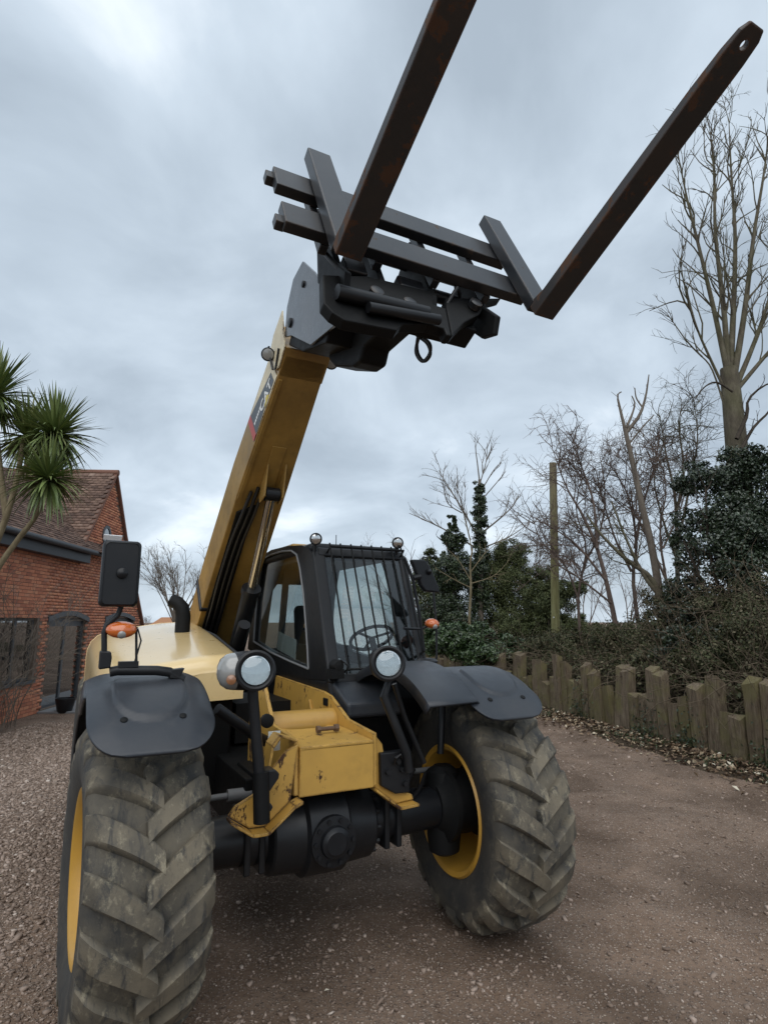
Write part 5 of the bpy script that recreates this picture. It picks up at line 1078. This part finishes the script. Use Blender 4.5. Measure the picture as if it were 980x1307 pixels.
# ================================================================== HOUSE
HZ = -.35
kk = (CAMH - HZ) / CAMH
A0 = G(0, 925, HZ); dF = nrm(V(-.064, 1, 0)); nF = V(dF[1], -dF[0], 0); A0 = V(A0[0], A0[1], HZ)
def fpx(px, py, o=0.):
    r = ray(px, py); p0 = A0 + nF * o; t = ((p0 - _c) @ nF) / (r @ nF); p = _c + r * t; return (p - p0) @ dF, p[2]
def fpt(s, z, o=0.): return V(A0[0], A0[1], 0) + dF * s + nF * o + V(0, 0, z)
house = empty('brick_house', tuple(fpt(2.0, HZ))); tag(house, 'red brick house with tiled gable, grey windows and black eaves', 'house')
sL, zE = fpx(102, 703); sA, zA = fpx(147, 606); sR1, zR1 = fpx(159, 686); sR2, zR2 = fpx(176, 774)
zE = fpx(60, 693)[1]
sR3 = sR2 + (sR2 - sR1) / (zR1 - zR2) * (zR2 - 1.2)
S0 = -3.2
door = [fpx(58, 850)[0], fpx(106, 850)[0]]; dz = [HZ + .05, fpx(88, 789)[1]]
win = [fpx(-60, 850)[0], fpx(44, 840)[0]]; wz = [fpx(20, 872)[1], fpx(30, 789)[1]]
w2_ = [fpx(131, 850)[0], fpx(166, 850)[0]]; w2z = [HZ + .05, fpx(150, 789)[1]]
OPEN = [(door[0], door[1], dz[0], dz[1]), (win[0], win[1], wz[0], wz[1]), (w2_[0], w2_[1], w2z[0], w2z[1])]
gable = [(S0, HZ), (sR3, HZ), (sR3, 1.2), (sR2, zR2), (sR1, zR1), (sA, zA), (sL, zE), (S0, zE)]
def inside(s, z):
    c = False; n = len(gable)
    for i in range(n):
        (x1, y1), (x2, y2) = gable[i], gable[(i + 1) % n]
        if (y1 > z) != (y2 > z) and s < (x2 - x1) * (z - y1) / (y2 - y1) + x1: c = not c
    return c
m_, t_, b_ = mat('mortar', (.16, .125, .10), .95, spec=.2); t_.links.new(mixc(t_, noise(t_, coords(t_), 20, 5, .7), (.10, .075, .06), (.22, .17, .14)), b_.inputs['Base Color'])
M['mortar'] = m_
# mortar core in upright strips so that the openings stay open
core = MB(); cuts = sorted({S0, sR3, sL, sA, sR1, sR2, *[v for o in OPEN for v in o[:2]]})
def topz(s):
    pts = [(S0, zE), (sL, zE), (sA, zA), (sR1, zR1), (sR2, zR2), (sR3, 1.2)]
    for (a, za), (b, zb) in zip(pts, pts[1:]):
        if a - 1e-6 <= s <= b + 1e-6: return za + (zb - za) * (s - a) / (b - a)
    return 1.2
for a, b in zip(cuts, cuts[1:]):
    mid = (a + b) / 2; ops = sorted([(o[2], o[3]) for o in OPEN if o[0] <= mid <= o[1]]); z0 = HZ - .2
    spans = []
    for lo, hi in ops: spans.append((z0, lo)); z0 = hi
    for lo, hi in spans: core.hexa([fpt(a, lo, -.3), fpt(b, lo, -.3), fpt(b, lo, -.012), fpt(a, lo, -.012), fpt(a, hi, -.3), fpt(b, hi, -.3), fpt(b, hi, -.012), fpt(a, hi, -.012)])
    core.hexa([fpt(a, z0, -.3), fpt(b, z0, -.3), fpt(b, z0, -.012), fpt(a, z0, -.012), fpt(a, topz(a), -.3), fpt(b, topz(b), -.3), fpt(b, topz(b), -.012), fpt(a, topz(a), -.012)])
wall = place(house, core.build('wall', M['mortar']))
def brickmat():
    m, t, b = mat('red_brick', (.30, .10, .055), .88, spec=.25); a = N(t, 'ShaderNodeAttribute', attribute_name='tint'); oi = N(t, 'ShaderNodeObjectInfo'); co = N(t, 'ShaderNodeTexCoord')
    w_ = N(t, 'ShaderNodeTexWhiteNoise', noise_dimensions='3D'); t.links.new(oi.outputs['Location'], w_.inputs['Vector'])
    v = math_(t, 'FRACT', math_(t, 'ADD', a.outputs['Fac'], math_(t, 'MULTIPLY', w_.outputs['Value'], .999)))
    r = ramp(t, [(0, (.32, .125, .080)), (.3, (.46, .175, .102)), (.6, (.55, .215, .122)), (.85, (.58, .26, .148)), (1, (.43, .20, .138))]); t.links.new(v, r.inputs[0])
    n = noise(t, co.outputs['Object'], 30, 5, .7); t.links.new(mixc(t, math_(t, 'MULTIPLY', n, .25), r.outputs[0], (.22, .10, .07)), b.inputs['Base Color']); bump(t, b, n, .4, .006); return m
M['brick'] = brickmat()
BL, BH = .225, .075; cells = []
row = 0; z = HZ
while z < zA:
    s = S0 + (BL / 2 if row % 2 else 0)
    while s < sR3:
        if inside(s + .02, z + .01) and inside(s + BL - .02, z + BH - .01) and not any(o[0] - .09 < s + BL / 2 < o[1] + .09 and o[2] - .03 < z + BH / 2 < o[3] + .03 for o in OPEN): cells.append((s, z))
        s += BL
    z += BH; row += 1
def pxsize(c):
    p = fpt(c[0] + BL / 2, c[1]); return p[1] + (100 if p[0] / p[1] < (0 - CX) / F else 0) + (50 if fpt(*c)[0] / p[1] > (176 - CX) / F and c[1] < 1.7 else 0)
cells.sort(key=pxsize)
rs = np.random.RandomState(6)
bmesh_ = bpy.data.meshes.new('brick'); hx, hz_ = (BL - .011) / 2, (BH - .011) / 2
q = MB().obox((0, 0, 0), dF, nF, V(0, 0, 1), hx, .03, hz_); bmesh_.from_pydata(q.v, [], q.f); bmesh_.materials.append(M['brick'])
for s, z in cells[:300]:
    o = bpy.data.objects.new('brick', bmesh_); COL.objects.link(o); p = fpt(s + BL / 2, z + BH / 2, -.029 + rs.normal(0, .0015)); o.parent = wall; o.matrix_parent_inverse = Matrix.Identity(4); o.location = p
rest = cells[300:]; base = np.array(q.v); Fb = np.array(q.f)
cen = np.array([fpt(s + BL / 2, z + BH / 2, -.029 + rs.normal(0, .0015)) for s, z in rest])
place(house, bulk('brickwork', (cen[:, None] + base[None]).reshape(-1, 3), (Fb[None] + (np.arange(len(rest)) * 8)[:, None, None]).reshape(-1, 4), M['brick'], kind='stuff', tint=np.repeat(rs.rand(len(rest)), 8)))
# joinery
M['frame'], _, _ = mat('grey_joinery', (.050, .056, .064), .5); M['slate'], _, _ = mat('black_fascia', (.030, .034, .040), .55)
m_, t_, b_ = mat('window_glass', (.012, .014, .015), .03, 0, 1., 1.0); b_.inputs['Coat IOR'].default_value = 2.0; b_.inputs['Coat Roughness'].default_value = .02; M['wglass'] = m_
def fbox(mb, s0, s1, z0, z1, o0, o1): return mb.hexa([fpt(s0, z0, o0), fpt(s1, z0, o0), fpt(s1, z0, o1), fpt(s0, z0, o1), fpt(s0, z1, o0), fpt(s1, z1, o0), fpt(s1, z1, o1), fpt(s0, z1, o1)])
def glazed(name, s0, s1, z0, z1, n, arch, sill):
    f = MB(); t = .06
    for a, b, c, d in ((s0, s0 + t, z0, z1), (s1 - t, s1, z0, z1), (s0 + t, s1 - t, z1 - t, z1), (s0 + t, s1 - t, z0, z0 + t)): fbox(f, a, b, c, d, -.16, -.09)
    o = place(house, f.build(name, M['frame']))
    wq = (s1 - s0 - 2 * t) / n
    for k in range(n):
        a = s0 + t + k * wq; g = MB(); fbox(g, a + .001, a + wq - .001, z0 + t, z1 - t - (.14 if arch else 0), -.135, -.125); q_ = g.build('pane', M['wglass']); q_.parent = o
        if k: g = MB(); fbox(g, a - .045, a + .045, z0 + t, z1 - t, -.150, -.098); q_ = g.build('mullion', M['frame']); q_.parent = o
    if arch:
        g = MB(); fbox(g, s0 + t, s1 - t, z1 - t - .14, z1 - t, -.14, -.10); q_ = g.build('head_panel', M['frame']); q_.parent = o
        n_ = 12; lo = [fpt(s0 - .10 + (s1 - s0 + .2) * i / n_, z1 - .10 + .16 * math.sin(math.pi * i / n_), -.02) for i in range(n_ + 1)]; hi = [p + V(0, 0, .12) for p in lo]
        g = MB()
        for i in range(n_): g.hexa([lo[i], lo[i + 1], lo[i + 1] + nF * .045, lo[i] + nF * .045, hi[i], hi[i + 1], hi[i + 1] + nF * .045, hi[i] + nF * .045])
        q_ = g.build('arch', M['frame']); q_.parent = o
    if sill:
        g = MB(); fbox(g, s0 - .05, s1 + .05, z0 - .06, z0, -.10, .05); q_ = g.build('sill', M['frame']); q_.parent = o
    return o
glazed('glazed_door', door[0], door[1], dz[0], dz[1], 2, True, False); glazed('window', win[0], win[1], wz[0], wz[1], 4, False, True); glazed('window', w2_[0], w2_[1], w2z[0], w2z[1], 2, True, False)
inr = MB(); fbox(inr, S0 + .05, sR3 - .05, HZ, 1.95, -1.5, -1.2); place(house, inr.build('inner_room', M['blackmatt']))
# round gable window and flood light
cs_, cz_ = fpx(136, 684); g = MB(); g.lathe(fpt(cs_, cz_, -.01), nF, [(0, .30), (.035, .30), (.035, .22), (0, .22)], 32, closed=True); rw = place(house, g.build('round_window', M['frame'], smooth=30)); rw.scale = (1, 1, 1)
g = MB(); g.lathe(fpt(cs_, cz_, .002), nF, [(0, .225), (.004, .225)], 28); q_ = g.build('pane', M['wglass']); q_.parent = rw
fl0 = fpt(fpx(124, 686)[0], fpx(124, 686)[1], .42); g = MB(); fn_ = nrm(nF * .5 - dF * .75 + V(0, 0, -.55)); fx_ = nrm(np.cross(fn_, V(0, 0, 1))); g.obox(fl0, fx_, np.cross(fx_, fn_), fn_, .24, .075, .018); fld = place(house, g.build('flood_light', M['white'], bevel=.005)); g = MB(); g.tube([fl0 + V(0, 0, -.03) - nF * .1, fl0 - nF * .25 + V(0, 0, -.15), fl0 - nF * .42 + V(0, 0, -.28)], .015, 6); q_ = g.build('bracket', M['slate']); q_.parent = fld
# roofs: overlapping rows of plain tiles
M['tile'], _t, _b = tinted('clay_tiles', [(0, (.085, .056, .046)), (.5, (.150, .096, .075)), (.85, (.215, .140, .108)), (1, (.28, .20, .16))], .85); bump(_t, _b, noise(_t, coords(_t), 18, 5, .7), .5, .01)
M['ridge'], _, _ = mat('ridge_tile', (.16, .075, .050), .8)
def tiled(name, o, along, up, nrm_, length, height, seed):
    rs = np.random.RandomState(seed); gz, tw_ = .105, .17; nr, nc = int(height / gz), int(length / tw_) + 1; bx = np.array([(-1, -1, -1), (1, -1, -1), (1, 1, -1), (-1, 1, -1), (-1, -1, 1), (1, -1, 1), (1, 1, 1), (-1, 1, 1)], float) * [tw_ / 2 - .003, .085, .012]; Vv = []; tn = []
    fc = np.array([(3, 2, 1, 0), (4, 5, 6, 7), (0, 1, 5, 4), (1, 2, 6, 5), (2, 3, 7, 6), (3, 0, 4, 7)])
    R3 = np.stack([along, nrm(up - nrm_ * .17), np.cross(along, nrm(up - nrm_ * .17))], 0); R3[2] *= np.sign(R3[2] @ nrm_)
    for i in range(nr):
        for j in range(nc):
            c = o + along * ((j + .5 * (i % 2)) * tw_) + up * (i * gz + .05) + nrm_ * (.030 + rs.normal(0, .003)); Vv.append(c + bx @ R3); tn += [rs.beta(2, 2)] * 8
    k = nr * nc; return place(house, bulk(name, np.concatenate(Vv), (fc[None] + (np.arange(k) * 8)[:, None, None]).reshape(-1, 4), M['tile'], kind='stuff', tint=tn))
pit = math.radians(41)
upL = -nF * math.cos(pit) + V(0, 0, math.sin(pit)); nL = nF * math.sin(pit) + V(0, 0, math.cos(pit))
tiled('roof_tiles', fpt(S0 - .2, zE + .02, .30), dF, upL, nL, sL - S0 + 1.6, 3.4, 1)
g = MB(); b0 = fpt(S0 - .2, zE, .30); b1 = fpt(sL + 1.4, zE, .30); g.hexa([b0 - nL * .06, b1 - nL * .06, b1 + upL * 3.4 - nL * .06, b0 + upL * 3.4 - nL * .06, b0, b1, b1 + upL * 3.4, b0 + upL * 3.4]); place(house, g.build('roof', M['slate']))
hs = sA - sL; hz2 = zA - zE; sl = math.hypot(hs, hz2); upC = (dF * hs + V(0, 0, hz2)) / sl; nC = (-dF * hz2 + V(0, 0, hs)) / sl
oC = fpt(sL, zE, 0) + nC * .05 - nF * 5.2 - upC * .18
tiled('gable_tiles', oC, nF, upC, nC, 5.2 + .06, sl + .16, 2)
g = MB(); e0 = fpt(sL, zE, .05) - upC * .2 ; e1 = fpt(sA, zA, .05); bk = -nF * 5.2; g.hexa([e0 + bk - nC * .03, e0 - nC * .03, e1 - nC * .03, e1 + bk - nC * .03, e0 + bk + nC * .045, e0 + nC * .045, e1 + nC * .045, e1 + bk + nC * .045]); place(house, g.build('gable_roof', M['slate']))
for (a, za), (b, zb) in (((sL - .1, zE - .07), (sA, zA)), ((sA, zA), (sR1, zR1)), ((sR1, zR1), (sR2, zR2)), ((sR2, zR2), (sR3, 1.2))):
    pa, pb_ = fpt(a, za, .02), fpt(b, zb, .02); u = nrm(pb_ - pa); nn = nrm(np.cross(nF, u)); nn = nn if nn[2] > 0 else -nn; g = MB(); g.hexa([pa - nF * .12 - nn * .02, pa + nF * .06 - nn * .02, pb_ + nF * .06 - nn * .02, pb_ - nF * .12 - nn * .02, pa - nF * .12 + nn * .05, pa + nF * .06 + nn * .05, pb_ + nF * .06 + nn * .05, pb_ - nF * .12 + nn * .05]); place(house, g.build('verge', M['ridge']))
g = MB(); g.tube([fpt(sA, zA + .06, .10), fpt(sA, zA + .06, -5.2)], .09, 10); place(house, g.build('ridge', M['ridge'], smooth=40))
for k in range(2):
    pass
# right slope, eaves board, gutter
pa, pb_ = fpt(sA, zA, 0), fpt(sR3, 1.2, 0); g = MB(); g.hexa([pa + V(0, 0, -.05), pb_ + V(0, 0, -.05), pb_ - nF * 5.2 + V(0, 0, -.05), pa - nF * 5.2 + V(0, 0, -.05), pa + V(0, 0, .03), pb_ + V(0, 0, .03), pb_ - nF * 5.2 + V(0, 0, .03), pa - nF * 5.2 + V(0, 0, .03)]); 
g = MB(); fbox(g, S0 - .2, sL + .12, zE - .30, zE - .02, .02, .24); place(house, g.build('eaves_board', M['slate'], bevel=.01))
g = MB(); g.tube([fpt(S0 - .2, zE - .02, .34), fpt(sL + .2, zE - .02, .34)], .065, 12); place(house, g.build('gutter', M['slate'], smooth=40))
# stone step and pot
g = MB(); fbox(g, door[0] - .2, w2_[1] + .6, HZ - .1, HZ + .035, .0, .95); stp = place(house, g.build('door_step', M['grey'], bevel=.01))
pc = G(51, 917, HZ); pc = fpt(fpx(51, 900)[0], HZ, .55); po_ = MB(); po_.lathe(V(pc[0], pc[1], HZ + .0), (0, 0, 1), [(0, .14), (.02, .155), (.26, .205), (.30, .215), (.32, .215), (.32, .19), (.27, .185), (.265, .01)], 28); pot = po_.build('plant_pot', M['black'], None, smooth=35); tag(pot, 'black tapered plant pot standing by the glazed door', 'pot')
so_m, _, _ = mat('pot_soil', (.09, .07, .055), .95); g = MB(); g.lathe(V(pc[0], pc[1], HZ + .266), (0, 0, 1), [(0, .184), (.012, .15), (.016, .01)], 20); q_ = g.build('soil', so_m, pot)
# bare climbing shrub in front of the wall
rs = np.random.RandomState(15); cl_p = fpt(fpx(-5, 860)[0], HZ, .6); csh = empty('climbing_shrub', tuple(cl_p)); tag(csh, 'leafless tangled shrub trained against the brick wall', 'shrub'); tw = Twigs()
for k in range(44):
    b0 = fpt(fpx(rs.uniform(-90, 6), 870)[0], HZ, rs.uniform(.15, .5)); d = dF * rs.normal(.22, .42) + V(0, 0, 1.) + nF * rs.normal(0, .08); r0 = rs.uniform(.004, .010); p = wander(rs, b0, d, rs.uniform(1.8, 3.2), 12, .10, .02); tw.add(p, (r0, .004), 5); sprout(tw, rs, p[2:], (r0, .004), [(5, .8, .6, .16, .04, .0045), (6, .36, .6, .2, 0, .0028)])
place(csh, tw.build('stems', M['bark_grey']))
# cabbage palm
rs = np.random.RandomState(16); YP = 9.2; plm = empty('cabbage_palm', tuple(D(-60, 950, YP))); tag(plm, 'cabbage palm with spiky green leaf heads on bare trunks beside the house', 'palm'); tw = Twigs()
for q, r0 in (([(-70, 960), (-45, 820), (-15, 720), (8, 660), (22, 610), (30, 560)], .085), ([(-45, 820), (-8, 735), (22, 690), (48, 655), (60, 615)], .062), ([(8, 660), (0, 600), (-6, 540), (-8, 505)], .065), ([(22, 610), (45, 580), (66, 556)], .05)):
    limb(tw, q, YP, r0 * .78, .036, 14, 10)
place(plm, tw.build('trunk', M['bark_straw']))
def sword_head(px, py, y, n, ln, seed):
    rs = np.random.RandomState(seed); c = D(px, py, y); Vv = []; Ff = []; tn = []
    for k in range(n):
        a = rs.uniform(0, 6.28); el = math.radians(rs.uniform(-65, 85)); d = V(math.cos(a) * math.cos(el), math.sin(a) * math.cos(el), math.sin(el)); l = ln * rs.uniform(.55, 1.15); wd = rs.uniform(.020, .031); sd_ = nrm(np.cross(d, V(0, 0, 1))); dr = rs.uniform(.25, .95) * (1.2 - math.sin(el)) ; m = 6; b0 = len(Vv); t_ = rs.beta(2, 2.4)
        p = c + d * .03; dd = d.copy()
        for i in range(m):
            f = i / (m - 1); ww = wd * (.7 + .6 * f if f < .35 else (1.0 - (f - .35) / .65) ** .8 * .91 + .04); up_ = np.cross(sd_, dd)
            Vv += [p - sd_ * ww, p + up_ * ww * -.35, p + sd_ * ww]; tn += [t_] * 3; p = p + dd * l / (m - 1); dd = nrm(dd + V(0, 0, -dr * .16 * (1 + f)))
        for i in range(m - 1):
            for q in range(2): Ff.append((b0 + i * 3 + q, b0 + i * 3 + q + 1, b0 + i * 3 + q + 4, b0 + i * 3 + q + 3))
    place(plm, bulk('leaf_head', np.array(Vv), np.array(Ff), M['palmleaf'], tint=tn))
for k, (px, py, y, n, ln) in enumerate(((-8, 506, 9.2, 380, .80), (36, 558, 9.45, 330, .74), (70, 556, 9.1, 380, .76), (62, 612, 8.8, 340, .68))): sword_head(px, py, y, n, ln, 70 + k)

# ================================================================== WHITE VAN parked beyond, seen through the cab
vc = V(-.55, 11.6, 0); van = empty('white_van', tuple(vc), math.radians(6)); tag(van, 'white van parked beyond the telehandler, seen through the cab glass', 'van')
M['vanpaint'], _, _ = mat('van_white', (.72, .73, .74), .3, 0, .6)
sec = [(-.0, [(.80, .35), (.86, .60), (.82, .86), (.70, .92)]), (.25, [(.88, .30), (.94, .65), (.90, .95), (.74, 1.02)]), (.85, [(.92, .30), (.96, .70), (.93, 1.08), (.80, 1.16)]), (1.55, [(.94, .30), (.97, .80), (.90, 1.45), (.72, 1.86)]), (2.0, [(.95, .30), (.98, .85), (.93, 1.6), (.76, 1.97)]), (4.6, [(.95, .30), (.98, .85), (.93, 1.6), (.78, 1.97)]), (4.8, [(.90, .35), (.94, .85), (.90, 1.55), (.74, 1.90)])]
vs = []; fs = []
for y, h in sec:
    for x, z in h: vs.append((-x, y, z))
    for x, z in h[::-1]: vs.append((x, y, z))
for i in range(len(sec) - 1):
    for k in range(8): fs.append((i * 8 + k, i * 8 + (k + 1) % 8, (i + 1) * 8 + (k + 1) % 8, (i + 1) * 8 + k))
fs += [tuple(range(7, -1, -1)), tuple(range(48, 56))]
vb = link('body', vs, fs, M['vanpaint'], van, smooth=50, bevel=.04, seg=3)
g = MB(); g.hexa([V(-.74, .93, 1.19), V(.74, .93, 1.19), V(.76, 1.0, 1.17), V(-.76, 1.0, 1.17), V(-.64, 1.50, 1.80), V(.64, 1.50, 1.80), V(.64, 1.56, 1.78), V(-.64, 1.56, 1.78)]); g.build('windscreen', M['wglass'], vb)
for s in (-1, 1):
    g = MB(); g.lathe(V(s * .66, .04, .74), (0, -1, 0), [(0, .13), (.04, .12), (.06, .08), (.065, .005)], 20); g.build('headlight', M['clearlens'], vb, smooth=40)
    for y in (.85, 3.9): g = MB(); g.lathe(V(s * .78, y, .33), (s, 0, 0), [(0, .33), (.18, .33), (.2, .29), (.2, .2), (.17, .18), (.17, .01)], 28); g.build('wheel', M['blackmatt'], van, smooth=35)
    g = MB(); g.obox(V(s * 1.08, 1.15, 1.28), V(1, 0, 0), V(0, 1, 0), V(0, 0, 1), .09, .05, .12); g.build('door_mirror', M['blackmatt'], vb, bevel=.03)
g = MB(); g.box(-.55, .55, -.05, -.02, .62, .76); g.build('grille', M['blackmatt'], vb, bevel=.01); g = MB(); g.box(-.86, .86, -.08, .10, .34, .54); g.build('bumper', M['grey'], vb, bevel=.04)
